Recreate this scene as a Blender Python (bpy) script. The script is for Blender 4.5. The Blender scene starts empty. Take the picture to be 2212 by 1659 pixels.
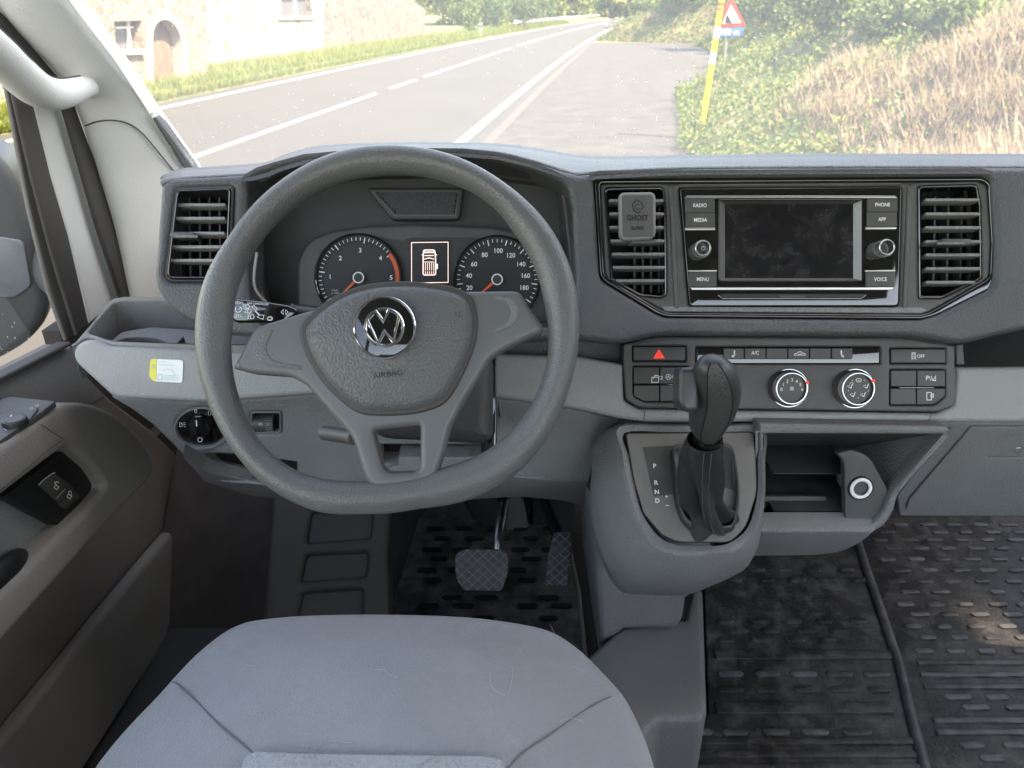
import bpy, bmesh, math, random
import numpy as np
from mathutils import Vector, Matrix
from mathutils.geometry import delaunay_2d_cdt
random.seed(7)
rng = np.random.default_rng(7)
R = math.radians
SC = bpy.context.scene
COL = SC.collection

# ------------------------------------------------------------ camera, sky, sun, exposure
CAMH = 1.95
PITCH = R(26.3)
FPX = 1640.0                      # focal length in units of a 2212 px wide frame
cam_d = bpy.data.cameras.new("camera")
cam = bpy.data.objects.new("camera", cam_d)
COL.objects.link(cam)
cam.location = (0, 0, CAMH)
cam.rotation_euler = (R(90) - PITCH, 0, 0)
cam_d.sensor_width = 36.0
cam_d.lens = 36.0 * FPX / 2212.0
cam_d.clip_start = 0.02
cam_d.clip_end = 2000
cam_d.dof.use_dof = True
cam_d.dof.focus_distance = 0.95
cam_d.dof.aperture_fstop = 10.0
SC.camera = cam

SUN_AZ, SUN_EL = R(112), R(58)
W = bpy.data.worlds.new("World")
SC.world = W
W.use_nodes = True
nt = W.node_tree
bg = nt.nodes["Background"]
sky = nt.nodes.new("ShaderNodeTexSky")
sky.sky_type = 'NISHITA'
sky.sun_disc = False
sky.sun_elevation = SUN_EL
sky.sun_rotation = SUN_AZ
nt.links.new(sky.outputs[0], bg.inputs[0])
bg.inputs[1].default_value = 0.15
sl = bpy.data.lights.new("sun", 'SUN')
sl.energy = 3.6
sl.angle = R(0.5)
sl.color = (1.0, 0.96, 0.93)
so = bpy.data.objects.new("sun", sl)
COL.objects.link(so)
sd = Vector((math.sin(SUN_AZ) * math.cos(SUN_EL), math.cos(SUN_AZ) * math.cos(SUN_EL), math.sin(SUN_EL)))
so.rotation_euler = sd.to_track_quat('Z', 'Y').to_euler()
so.location = (5, 0, 20)
SC.view_settings.view_transform = 'Standard'
SC.view_settings.look = 'None'
SC.view_settings.exposure = 2.9
SC.view_settings.use_white_balance = True
SC.view_settings.white_balance_temperature = 9400
SC.view_settings.white_balance_tint = 12
SC.view_settings.gamma = 1.0
SC.cycles.use_denoising = True
SC.cycles.max_bounces = 10
SC.cycles.diffuse_bounces = 6
SC.cycles.transparent_max_bounces = 16
SC.cycles.sample_clamp_indirect = 6.0

# ------------------------------------------------------------ materials
MATS = {}
def mat(name, col, rough=0.5, metal=0.0, grain=0.0, gscale=300.0, var=0.0, vscale=6.0, spec=0.5,
        dust=0.0, dscale=25.0, emit=None, coat=0.0, sheen=0.0, island=0.0, col2=None, weave=0.0, trans=0.0):
    m = bpy.data.materials.new(name)
    m.use_nodes = True
    n, l = m.node_tree.nodes, m.node_tree.links
    b = n["Principled BSDF"]
    b.inputs["Base Color"].default_value = (*col, 1)
    b.inputs["Roughness"].default_value = rough
    b.inputs["Metallic"].default_value = metal
    b.inputs["Specular IOR Level"].default_value = spec
    b.inputs["Coat Weight"].default_value = coat
    b.inputs["Sheen Weight"].default_value = sheen
    tc = n.new("ShaderNodeTexCoord")
    cur = None
    if island or col2:
        mx = n.new("ShaderNodeMix"); mx.data_type = 'RGBA'
        mx.inputs[6].default_value = (*col, 1)
        c2 = col2 or tuple(c * (1 - island) for c in col)
        mx.inputs[7].default_value = (*c2, 1)
        if island:
            g = n.new("ShaderNodeNewGeometry"); l.new(g.outputs["Random Per Island"], mx.inputs[0])
        else:
            t = n.new("ShaderNodeTexNoise"); t.inputs["Scale"].default_value = vscale; t.inputs["Detail"].default_value = 6
            l.new(tc.outputs["Object"], t.inputs[0])
            cr = n.new("ShaderNodeValToRGB"); cr.color_ramp.elements[0].position = .42; cr.color_ramp.elements[1].position = .6
            l.new(t.outputs[0], cr.inputs[0]); l.new(cr.outputs[0], mx.inputs[0])
        cur = mx.outputs[2]
    if var:
        t = n.new("ShaderNodeTexNoise"); t.inputs["Scale"].default_value = vscale; t.inputs["Detail"].default_value = 8
        l.new(tc.outputs["Object"], t.inputs[0])
        mr = n.new("ShaderNodeMapRange")
        mr.inputs[1].default_value = .3; mr.inputs[2].default_value = .7
        mr.inputs[3].default_value = 1 - var; mr.inputs[4].default_value = 1 + var
        l.new(t.outputs[0], mr.inputs[0])
        mm = n.new("ShaderNodeMix"); mm.data_type = 'RGBA'; mm.blend_type = 'MULTIPLY'; mm.inputs[0].default_value = 1
        if cur: l.new(cur, mm.inputs[6])
        else: mm.inputs[6].default_value = (*col, 1)
        l.new(mr.outputs[0], mm.inputs[7]); cur = mm.outputs[2]
    if dust:
        t = n.new("ShaderNodeTexNoise"); t.inputs["Scale"].default_value = dscale; t.inputs["Detail"].default_value = 10
        t.inputs["Roughness"].default_value = .7
        l.new(tc.outputs["Object"], t.inputs[0])
        cr = n.new("ShaderNodeMapRange"); cr.inputs[1].default_value = .45; cr.inputs[2].default_value = .70
        cr.inputs[3].default_value = 0; cr.inputs[4].default_value = dust
        l.new(t.outputs[0], cr.inputs[0])
        mm = n.new("ShaderNodeMix"); mm.data_type = 'RGBA'
        mm.inputs[7].default_value = (.27, .26, .25, 1)
        if cur: l.new(cur, mm.inputs[6])
        else: mm.inputs[6].default_value = (*col, 1)
        l.new(cr.outputs[0], mm.inputs[0]); cur = mm.outputs[2]
        ra = n.new("ShaderNodeMapRange"); ra.inputs[1].default_value = 0; ra.inputs[2].default_value = 1
        ra.inputs[3].default_value = rough; ra.inputs[4].default_value = min(1, rough + .5)
        l.new(cr.outputs[0], ra.inputs[0]); l.new(ra.outputs[0], b.inputs["Roughness"])
    if cur: l.new(cur, b.inputs["Base Color"])
    if grain:
        v = n.new("ShaderNodeTexVoronoi"); v.feature = 'SMOOTH_F1'; v.inputs["Scale"].default_value = gscale
        v.inputs["Smoothness"].default_value = .35
        l.new(tc.outputs["Object"], v.inputs[0])
        bp = n.new("ShaderNodeBump"); bp.inputs["Strength"].default_value = grain; bp.inputs["Distance"].default_value = .6 / gscale
        bp.invert = True
        l.new(v.outputs[0], bp.inputs["Height"]); l.new(bp.outputs[0], b.inputs["Normal"])
    if weave:
        wv = n.new("ShaderNodeTexNoise"); wv.inputs["Scale"].default_value = weave; wv.inputs["Detail"].default_value = 3
        l.new(tc.outputs["Object"], wv.inputs[0])
        bp = n.new("ShaderNodeBump"); bp.inputs["Strength"].default_value = .5; bp.inputs["Distance"].default_value = 1.5 / weave
        l.new(wv.outputs[0], bp.inputs["Height"])
        w2 = n.new("ShaderNodeTexNoise"); w2.inputs["Scale"].default_value = 11; w2.inputs["Detail"].default_value = 2; l.new(tc.outputs["Object"], w2.inputs[0])
        b2 = n.new("ShaderNodeBump"); b2.inputs["Strength"].default_value = .5; b2.inputs["Distance"].default_value = .012
        l.new(w2.outputs[0], b2.inputs["Height"]); l.new(b2.outputs[0], bp.inputs["Normal"]); l.new(bp.outputs[0], b.inputs["Normal"])
    if emit:
        b.inputs["Emission Color"].default_value = (*emit[0], 1)
        b.inputs["Emission Strength"].default_value = emit[1]
    if trans:
        b.inputs["Transmission Weight"].default_value = 0
        tr = n.new("ShaderNodeBsdfTranslucent")
        if cur: l.new(cur, tr.inputs[0])
        else: tr.inputs[0].default_value = (*col, 1)
        ms = n.new("ShaderNodeMixShader"); ms.inputs[0].default_value = trans
        l.new(b.outputs[0], ms.inputs[1]); l.new(tr.outputs[0], ms.inputs[2])
        l.new(ms.outputs[0], n["Material Output"].inputs[0])
    MATS[name] = m
    return m

M = dict(
    dash=mat("dash_plastic", (.072, .074, .079), .45, grain=.5, gscale=400, var=.12, vscale=9),
    dash_lit=mat("dash_plastic_toplit", (.12, .122, .13), .42, grain=.8, gscale=380, var=.10, vscale=9, spec=1.0),  # same plastic as dash; daylight on the top put into a paler copy
    dash_smooth=mat("dash_smooth_plastic", (.042, .041, .041), .5, var=.1, grain=.15, gscale=600),
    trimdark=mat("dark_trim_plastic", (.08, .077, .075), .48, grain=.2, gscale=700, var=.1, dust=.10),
    mid=mat("mid_grey_plastic", (.20, .198, .196), .5, grain=.6, gscale=400, var=.08, dust=.06, dscale=14),
    light=mat("light_grey_plastic", (.285, .283, .28), .47, grain=.45, gscale=400, var=.07, dust=.08, dscale=12),
    lower=mat("lower_grey_plastic", (.165, .163, .162), .5, grain=.5, gscale=400, var=.09, dust=.06),
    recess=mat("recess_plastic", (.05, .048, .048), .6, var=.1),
    brown=mat("door_lower_plastic", (.18, .152, .136), .55, grain=.2, gscale=420, var=.12),
    wheel=mat("rim_grained_plastic", (.135, .135, .135), .34, grain=.4, gscale=480, var=.08),
    spoke=mat("spoke_plastic", (.135, .135, .137), .40, grain=.1, gscale=900, var=.05),
    airbag=mat("airbag_grained_plastic", (.12, .12, .122), .42, grain=.6, gscale=400, var=.06),
    gloss=mat("piano_black", (.006, .006, .006), .06, coat=1, dust=.03, dscale=60),
    screen=mat("screen_glass", (.010, .010, .012), .12, coat=.6, dust=.10, dscale=45),
    button=mat("button_plastic", (.055, .053, .05), .45, var=.1, dust=.08),
    black=mat("black_plastic", (.012, .012, .012), .4),
    void=mat("dark_cavity", (.006, .006, .006), .8),
    chrome=mat("chrome", (.82, .82, .84), .12, metal=1),
    satin=mat("satin_metal", (.62, .62, .60), .28, metal=1),
    white=mat("white_print", (.78, .78, .78), .5),
    greyprint=mat("grey_print", (.42, .41, .40), .5),
    red=mat("red_print", (.75, .04, .03), .4, emit=((1, .05, .03), .12)),
    needle=mat("needle_orange", (.75, .12, .04), .4),
    pink=mat("display_lines", (.8, .66, .68), .5, emit=((1, .82, .86), .12)),
    gauge=mat("gauge_face", (.02, .02, .021), .5),
    pillar=mat("pillar_plastic", (.80, .79, .76), .55, grain=.22, gscale=420, var=.03),
    frame=mat("door_frame_plastic", (.72, .71, .69), .5),
    seal=mat("rubber_seal", (.06, .053, .05), .55, var=.1),
    rubber=mat("rubber_mat", (.048, .047, .047), .42, var=.35, vscale=9, dust=.55, dscale=26, grain=.2, gscale=200),
    stud=mat("rubber_mat_studs", (.07, .069, .072), .36, var=.3, vscale=30, dust=.6, dscale=30, island=-1.3),  # paler than the mat: dust, wear and window sheen put into the colour
    fabric=mat("seat_fabric", (.275, .274, .282), .9, weave=420, sheen=.25, var=.09, vscale=7, dust=.07, dscale=9),
    fabric2=mat("seat_insert_fabric", (.36, .365, .38), .85, grain=1.0, gscale=260, sheen=.3),
    thread=mat("seam_thread", (.13, .13, .14), .8),
    hair=mat("pet_hair", (.48, .46, .44), .6),
    leather=mat("gaiter_leather", (.032, .031, .032), .36, grain=.3, gscale=500, var=.15),
    knob=mat("knob_plastic", (.045, .045, .046), .36, grain=.1, gscale=700),
    knobl=mat("knob_leather", (.06, .059, .058), .45, grain=.7, gscale=420),
    pedal=mat("pedal_rubber", (.10, .10, .104), .45, var=.15, dust=.2),
    fresh=mat("freshener_face", (.085, .082, .08), .6, var=.08),
    freshrim=mat("freshener_rim", (.19, .185, .18), .5),
    yellow=mat("sticker_yellow", (.8, .72, .1), .5),
    paper=mat("sticker_white", (.85, .86, .86), .5),
    sage=mat("sticker_print", (.45, .5, .46), .5),
    mirror=mat("mirror_housing", (.07, .07, .073), .4, var=.1, dust=.04, dscale=40),
    mglass=mat("mirror_glass", (.16, .18, .20), .35, metal=.3, dust=.2, dscale=60),
    outerf=mat("outer_frame_paint", (.17, .16, .15), .45),
    bodyw=mat("van_white_paint", (.72, .72, .72), .3, coat=.5),
    headl=mat("headliner", (.38, .37, .36), .9),
    carpet=mat("footwell_carpet", (.05, .04, .036), .9, var=.2, vscale=20),
    foot=mat("footwell_plastic", (.055, .045, .04), .6, var=.12, grain=.2, gscale=400),
    stitch=mat("dark_stitching", (.13, .12, .12), .7),
    doorm=mat("door_mid_plastic", (.24, .215, .196), .55, grain=.35, gscale=420, var=.08),
    selp=mat("selector_plate_plastic", (.15, .143, .13), .5, grain=.15, gscale=700, var=.1, dust=.15),
    steel=mat("steel", (.35, .35, .36), .3, metal=1),
)

def glass_mat(nm='windscreen_glass', film=.16, speck=.45):
    m = bpy.data.materials.new(nm); m.use_nodes = True
    n, l = m.node_tree.nodes, m.node_tree.links
    n.remove(n["Principled BSDF"])
    out = n["Material Output"]
    tr = n.new("ShaderNodeBsdfTransparent"); tr.inputs[0].default_value = (.97, .98, .97, 1)
    gl = n.new("ShaderNodeBsdfGlossy"); gl.inputs["Roughness"].default_value = .02
    lw = n.new("ShaderNodeFresnel"); lw.inputs[0].default_value = 1.4
    mu = n.new("ShaderNodeMath"); mu.operation = 'MULTIPLY'; mu.inputs[1].default_value = .5
    l.new(lw.outputs[0], mu.inputs[0])
    m1 = n.new("ShaderNodeMixShader"); l.new(mu.outputs[0], m1.inputs[0]); l.new(tr.outputs[0], m1.inputs[1]); l.new(gl.outputs[0], m1.inputs[2])
    # dirt: fine specks and a thin film that catches the daylight
    tc = n.new("ShaderNodeTexCoord")
    v = n.new("ShaderNodeTexVoronoi"); v.inputs["Scale"].default_value = 110; v.inputs["Randomness"].default_value = 1
    l.new(tc.outputs["Object"], v.inputs[0])
    sp = n.new("ShaderNodeMath"); sp.operation = 'LESS_THAN'; sp.inputs[1].default_value = .12
    l.new(v.outputs["Distance"], sp.inputs[0])
    ns = n.new("ShaderNodeTexNoise"); ns.inputs["Scale"].default_value = 6; l.new(tc.outputs["Object"], ns.inputs[0])
    g = n.new("ShaderNodeMapRange"); g.inputs[1].default_value = .46; g.inputs[2].default_value = .66; g.inputs[3].default_value = 0; g.inputs[4].default_value = .55
    l.new(ns.outputs[0], g.inputs[0])
    sel = n.new("ShaderNodeSeparateColor"); l.new(v.outputs["Color"], sel.inputs[0])
    gt = n.new("ShaderNodeMath"); gt.operation = 'LESS_THAN'; l.new(sel.outputs[0], gt.inputs[0]); l.new(g.outputs[0], gt.inputs[1])
    a = n.new("ShaderNodeMath"); a.operation = 'MULTIPLY'; l.new(sp.outputs[0], a.inputs[0]); l.new(gt.outputs[0], a.inputs[1])
    a2 = n.new("ShaderNodeMath"); a2.operation = 'MULTIPLY'; a2.inputs[1].default_value = speck; l.new(a.outputs[0], a2.inputs[0])
    a3 = n.new("ShaderNodeMath"); a3.operation = 'ADD'; a3.inputs[1].default_value = film; l.new(a2.outputs[0], a3.inputs[0])
    tl = n.new("ShaderNodeBsdfTranslucent"); tl.inputs[0].default_value = (.85, .85, .82, 1)
    m2 = n.new("ShaderNodeMixShader"); l.new(a3.outputs[0], m2.inputs[0]); l.new(m1.outputs[0], m2.inputs[1]); l.new(tl.outputs[0], m2.inputs[2])
    l.new(m2.outputs[0], out.inputs[0])
    return m
M['glass'] = glass_mat()
M['glass2'] = glass_mat('side_glass', .03, .5)

# ------------------------------------------------------------ view geometry helpers (pixel of the 2212 wide frame -> point in the van)
EYE = Vector((0, 0, CAMH))
cp, sp_ = math.cos(PITCH), math.sin(PITCH)
def ray(u, v):
    a = (u - 1106.0) / FPX; b = (v - 829.5) / FPX
    return Vector((a, cp - b * sp_, -(sp_ + b * cp)))
def PX(u, v, X): d = ray(u, v); return EYE + d * (X / d.x)
def PY(u, v, Y): d = ray(u, v); return EYE + d * (Y / d.y)
def PZ(u, v, Z): d = ray(u, v); return EYE + d * ((Z - CAMH) / d.z)     # Z = world height
class Plane:
    def __init__(s, o, n, up=Vector((0, 0, 1))):
        s.o = Vector(o); s.n = Vector(n).normalized()
        s.x = up.cross(s.n).normalized(); s.y = s.n.cross(s.x).normalized()
    def hit(s, u, v, off=0.0):
        d = ray(u, v); o = s.o + s.n * off
        return EYE + d * ((o - EYE).dot(s.n) / d.dot(s.n))
    def loc(s, u, v, off=0.0):
        q = s.hit(u, v, off) - s.o
        return (q.dot(s.x), q.dot(s.y))
    def w(s, x, y, off=0.0): return s.o + s.x * x + s.y * y + s.n * off
    def mpp(s, u, v, off=0.0): return (s.hit(u + 1, v, off) - s.hit(u, v, off)).length
def tilt(u, v, Y, a): return Plane(PY(u, v, Y), (0, -math.cos(R(a)), math.sin(R(a))))

# ------------------------------------------------------------ mesh building
ORG = {}
def thing(name, label, cat, loc, group=None):
    o = bpy.data.objects.new(name, None); COL.objects.link(o)
    o.location = loc; o.empty_display_size = .05
    o["label"] = label; o["category"] = cat
    if group: o["group"] = group
    ORG[o] = Vector(loc)
    return o
class MB:
    def __init__(s): s.v = []; s.f = []; s.m = []; s.s = []; s.mats = []
    def idx(s, m):
        if m not in s.mats: s.mats.append(m)
        return s.mats.index(m)
    def add(s, vs, fs, m, smooth=True):
        b = len(s.v); k = s.idx(m)
        s.v += [Vector(p) for p in vs]
        for i, f in enumerate(fs):
            s.f.append([b + j for j in f]); s.m.append(k)
            s.s.append(smooth if isinstance(smooth, bool) else smooth[i])
        return s
    def build(s, name, parent=None, label=None, cat=None, group=None, kind=None, angle=38):
        if not s.v: return None
        if parent is not None: org = ORG[parent]
        else:
            a = np.array([tuple(p) for p in s.v]); org = Vector(((a[:, 0].min() + a[:, 0].max()) / 2, (a[:, 1].min() + a[:, 1].max()) / 2, a[:, 2].min()))
            if kind == 'structure': org = Vector((0, 0, 0))
        me = bpy.data.meshes.new(name)
        me.from_pydata([tuple(p - org) for p in s.v], [], s.f)
        for m in s.mats: me.materials.append(m)
        me.polygons.foreach_set('material_index', s.m)
        me.polygons.foreach_set('use_smooth', s.s)
        me.update()
        if angle: me.set_sharp_from_angle(angle=R(angle))
        o = bpy.data.objects.new(name, me); COL.objects.link(o)
        if parent is not None: o.parent = parent
        else: o.location = org
        ORG[o] = org
        if label: o["label"] = label
        if cat: o["category"] = cat
        if group: o["group"] = group
        if kind: o["kind"] = kind
        return o

def rounded(pts, r=0, n=5, closed=True):
    out = []
    N = len(pts)
    for i, p in enumerate(pts):
        rr = p[2] if len(p) > 2 else r
        P = Vector(p[:2])
        if not rr: out.append(tuple(P)); continue
        A = Vector(pts[i - 1][:2]); B = Vector(pts[(i + 1) % N][:2])
        da = (A - P); db = (B - P)
        t = min(rr, da.length * .48, db.length * .48)
        if t < 1e-6: out.append(tuple(P)); continue
        a = P + da.normalized() * t; b = P + db.normalized() * t
        for k in range(n + 1):
            q = k / n
            out.append(tuple(a * (1 - q) ** 2 + P * 2 * q * (1 - q) + b * q * q))
    res = []
    for p in out:
        if not res or (Vector(p) - Vector(res[-1])).length > 1e-7: res.append(p)
    if (Vector(res[0]) - Vector(res[-1])).length < 1e-7: res.pop()
    return res
def area(p): return sum(p[i - 1][0] * p[i][1] - p[i][0] * p[i - 1][1] for i in range(len(p))) / 2
def inset(loop, d):
    n = len(loop); out = []
    for i in range(n):
        a = Vector(loop[i - 1]); b = Vector(loop[i]); c = Vector(loop[(i + 1) % n])
        e1 = (b - a).normalized(); e2 = (c - b).normalized()
        n1 = Vector((-e1.y, e1.x)); n2 = Vector((-e2.y, e2.x))
        m = n1 + n2
        L = m.length
        if L < .2: m = n1
        else: m = m / L; m = m / max(m.dot(n1), .45)
        out.append(tuple(b + m * d))
    return out
def pinp(x, y, poly):
    r = False; j = len(poly) - 1
    for i in range(len(poly)):
        xi, yi = poly[i]; xj, yj = poly[j]
        if (yi > y) != (yj > y) and x < (xj - xi) * (y - yi) / (yj - yi) + xi: r = not r
        j = i
    return r
def slab(mb, pl, loops, off, thick, bevel, m, mside=None, seg=4):
    """loops in plane coordinates: outline first, then holes; front face at off, body behind it"""
    L = []
    for i, lp in enumerate(loops):
        a = area(lp)
        if (i == 0) != (a > 0): lp = lp[::-1]
        L.append(lp)
    prof = []
    if bevel > 0:
        for k in range(seg + 1):
            ph = math.pi / 2 * k / seg
            prof.append((bevel * (1 - math.sin(ph)), bevel * (1 - math.cos(ph))))
    else: prof.append((0, 0))
    if thick > (bevel if bevel > 0 else 0) + 1e-6: prof.append((0, thick))
    vs, fs, sm = [], [], []
    caps = []
    for lp in L:
        n = len(lp); base = len(vs)
        for (ins, dz) in prof:
            for q in (inset(lp, ins) if ins > 1e-9 else lp): vs.append(pl.w(q[0], q[1], off - dz))
        caps.append((base, [Vector((*q, 0)) for q in (inset(lp, prof[0][0]) if prof[0][0] > 1e-9 else lp)]))
        for k in range(len(prof) - 1):
            for i in range(n):
                j = (i + 1) % n
                fs.append([base + k * n + i, base + (k + 1) * n + i, base + (k + 1) * n + j, base + k * n + j]); sm.append(True)
    pts, edg, idx, polys = [], [], [], []
    for b, c in caps:
        k = len(pts); pts += [Vector((q.x, q.y)) for q in c]; idx += list(range(b, b + len(c)))
        edg += [(k + i, k + (i + 1) % len(c)) for i in range(len(c))]; polys.append([(q.x, q.y) for q in c])
    V2, _, F2, ov, _, _ = delaunay_2d_cdt(pts, edg, [], 0, 1e-7)
    mp_ = []
    for i, q in enumerate(V2):
        if ov[i]: mp_.append(idx[ov[i][0]])
        else: vs.append(pl.w(q.x, q.y, off)); mp_.append(len(vs) - 1)
    for t in F2:
        cx = sum(V2[i].x for i in t) / 3; cy = sum(V2[i].y for i in t) / 3
        if not pinp(cx, cy, polys[0]) or any(pinp(cx, cy, h) for h in polys[1:]): continue
        a, b, c = [mp_[i] for i in t]
        if (vs[b] - vs[a]).cross(vs[c] - vs[a]).dot(pl.n) < 0: b, c = c, b
        fs.append([a, b, c]); sm.append(False)
    mb.add(vs, fs, m, sm)
    return mb
def plate(mb, pl, outer, off, thick, bevel, m, holes=(), r=0, seg=4, n=5):
    loops = [[pl.loc(*p, off) for p in rounded(outer, r, n)]] + [[pl.loc(*p, off) for p in rounded(h, r, n)] for h in holes]
    return slab(mb, pl, loops, off, thick, bevel, m, seg=seg)
def rect(u0, v0, u1, v1, r=0): return [(u0, v0, r), (u1, v0, r), (u1, v1, r), (u0, v1, r)]
def circ(u, v, ru, rv=None, n=40, a0=0, a1=360):
    rv = rv or ru
    full = abs(a1 - a0) >= 360
    return [(u + ru * math.cos(R(a0 + (a1 - a0) * k / (n if full else n - 1))), v + rv * math.sin(R(a0 + (a1 - a0) * k / (n if full else n - 1)))) for k in range(n)]
def loft(mb, loops, m, closed=True, cap0=False, cap1=False, smooth=True):
    n = len(loops[0]); vs = [p for l in loops for p in l]; fs = []
    for k in range(len(loops) - 1):
        for i in range(n if closed else n - 1):
            j = (i + 1) % n
            fs.append([k * n + i, k * n + j, (k + 1) * n + j, (k + 1) * n + i])
    if cap0: fs.append(list(range(n))[::-1])
    if cap1: fs.append([(len(loops) - 1) * n + i for i in range(n)])
    return mb.add(vs, fs, m, smooth)
def resample(pts, n, closed=True):
    P = [Vector(p) for p in pts]
    if closed: P = P + [P[0]]
    d = [0]
    for i in range(1, len(P)): d.append(d[-1] + (P[i] - P[i - 1]).length)
    out = []; k = 0
    for i in range(n):
        t = d[-1] * i / (n if closed else n - 1)
        while k < len(d) - 2 and d[k + 1] < t: k += 1
        w = (t - d[k]) / max(d[k + 1] - d[k], 1e-9)
        out.append(P[k].lerp(P[k + 1], min(max(w, 0), 1)))
    return out
def catmull(P, n, closed=False):
    out = []; N = len(P)
    def g(i):
        if closed: return P[i % N]
        return P[0] * 2 - P[1] if i < 0 else (P[-1] * 2 - P[-2] if i >= N else P[i])
    for i in range(N if closed else N - 1):
        a, b, c, d = g(i - 1), g(i), g(i + 1), g(i + 2)
        for k in range(n):
            t = k / n
            out.append(b + (c - a) * (t / 2) + (a * 2 - b * 5 + c * 4 - d) * (t * t / 2) + (b * 3 - a - c * 3 + d) * (t ** 3 / 2))
    if not closed: out.append(P[-1])
    return out
def gridsurf(mb, rows, m, nu=4, nv=4):
    """rows[i][j] points, smoothed both ways"""
    A = [catmull(r, nu) for r in rows]
    cols = list(zip(*A))
    B = [catmull(list(c), nv) for c in cols]
    rws = list(zip(*B))
    return loft(mb, [list(r) for r in rws], m, closed=False)
def tube(mb, pts, rad, m, n=12, closed=False, ratio=1.0, up=None, cap=True):
    P = [Vector(p) for p in pts]; N = len(P)
    if not isinstance(rad, (list, tuple)): rad = [rad] * N
    loops = []
    prev = None
    for i in range(N):
        if closed: T = P[(i + 1) % N] - P[i - 1]
        else: T = P[min(i + 1, N - 1)] - P[max(i - 1, 0)]
        T.normalize()
        if prev is None:
            u = Vector(up) if up else (Vector((0, 0, 1)) if abs(T.z) < .9 else Vector((0, 1, 0)))
        else: u = prev
        x = (u - T * u.dot(T)).normalized(); y = T.cross(x); prev = x if not up else Vector(up)
        loops.append([P[i] + x * math.cos(a) * rad[i] + y * math.sin(a) * rad[i] * ratio for a in [2 * math.pi * k / n for k in range(n)]])
    if closed: loops.append(loops[0])
    return loft(mb, loops, m, cap0=cap and not closed, cap1=cap and not closed)
def box(mb, c, s, m, rot=None, bevel=0.0):
    bm = bmesh.new(); bmesh.ops.create_cube(bm, size=1)
    for v in bm.verts: v.co = Vector((v.co.x * s[0], v.co.y * s[1], v.co.z * s[2]))
    if bevel: bmesh.ops.bevel(bm, geom=bm.edges[:], offset=bevel, segments=2, affect='EDGES', profile=.5)
    Mx = Matrix.Translation(c) @ (rot.to_4x4() if rot else Matrix.Identity(4))
    vs = [Mx @ v.co for v in bm.verts]; fs = [[v.index for v in f.verts] for f in bm.faces]
    bm.verts.index_update(); bm.free()
    return mb.add(vs, fs, m)
def rod(mb, pl, u, v, r0, r1, off0, off1, m, n=32, cap=True, bev=0, centre=None):
    """turned part standing on a plane: radii in metres"""
    c0 = pl.loc(u, v, off1)
    prof = [(r0, off0)]
    if bev: prof += [(r1, off1 - bev), (r1 - bev * .3, off1 - bev * .3), (r1 - bev, off1)]
    else: prof += [(r1, off1)]
    loops = [[pl.w(c0[0] + r * math.cos(2 * math.pi * k / n), c0[1] + r * math.sin(2 * math.pi * k / n), z) for k in range(n)] for r, z in prof]
    return loft(mb, loops, m, cap1=cap)
def ring(mb, pl, c, r0, r1, off, h, m, n=48, a0=0, a1=360):
    """raised flat ring (plane coords, metres)"""
    full = abs(a1 - a0) >= 360
    A = [R(a0 + (a1 - a0) * k / (n - (0 if full else 1))) for k in range(n)]
    def lp(r, z): return [pl.w(c[0] + r * math.cos(a), c[1] + r * math.sin(a), z) for a in A]
    if h <= 0: return loft(mb, [lp(r1, off), lp(r0, off)], m, closed=full)
    b = min(h * .5, (r1 - r0) * .3)
    return loft(mb, [lp(r1, off - h), lp(r1, off - b), lp(r1 - b, off), lp(r0 + b, off), lp(r0, off - b), lp(r0, off - h)], m, closed=full)
def stroke(mb, pl, pts, w, m, off, closed=False, h=0.0, px=True):
    """flat line of width w (px or m) through points (px or plane coords)"""
    if px:
        w = w * pl.mpp(pts[0][0], pts[0][1], off)
        P = [Vector(pl.loc(p[0], p[1], off)) for p in pts]
    else: P = [Vector(p) for p in pts]
    N = len(P); L, Rr = [], []
    for i in range(N):
        if closed: a, b, c = P[i - 1], P[i], P[(i + 1) % N]
        else: a, b, c = P[max(i - 1, 0)], P[i], P[min(i + 1, N - 1)]
        e1 = (b - a) if (b - a).length > 1e-9 else (c - b); e2 = (c - b) if (c - b).length > 1e-9 else e1
        e1 = e1.normalized(); e2 = e2.normalized()
        n1 = Vector((-e1.y, e1.x)); m_ = (n1 + Vector((-e2.y, e2.x)))
        m_ = n1 if m_.length < .3 else m_.normalized() / max(m_.normalized().dot(n1), .5)
        L.append(b + m_ * w / 2); Rr.append(b - m_ * w / 2)
    if h <= 0:
        loops = [[pl.w(p.x, p.y, off) for p in Rr], [pl.w(p.x, p.y, off) for p in L]]
    else:
        q = .25
        loops = [[pl.w(p.x, p.y, off - h) for p in Rr], [pl.w(*(a.lerp(b, q * .2)), off - h * .2) for a, b in zip(Rr, L)],
                 [pl.w(*(a.lerp(b, q)), off) for a, b in zip(Rr, L)],
                 [pl.w(*(b.lerp(a, q)), off) for a, b in zip(Rr, L)], [pl.w(*(b.lerp(a, q * .2)), off - h * .2) for a, b in zip(Rr, L)],
                 [pl.w(p.x, p.y, off - h) for p in L]]
    if closed: loops = [l + [l[0]] for l in loops]
    return loft(mb, loops, m, closed=False)
GL = {}
def glyphs(s, bold=0.0):
    if (s, bold) not in GL:
        c = bpy.data.curves.new("tmp", 'FONT'); c.body = s; c.align_x = 'CENTER'; c.align_y = 'CENTER'; c.resolution_u = 3
        c.offset = bold
        o = bpy.data.objects.new("tmp", c)
        COL.objects.link(o)
        me = bpy.data.meshes.new_from_object(o)
        GL[(s, bold)] = ([v.co.copy() for v in me.vertices], [list(p.vertices) for p in me.polygons])
        bpy.data.objects.remove(o); bpy.data.meshes.remove(me); bpy.data.curves.remove(c)
    return GL[(s, bold)]
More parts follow.
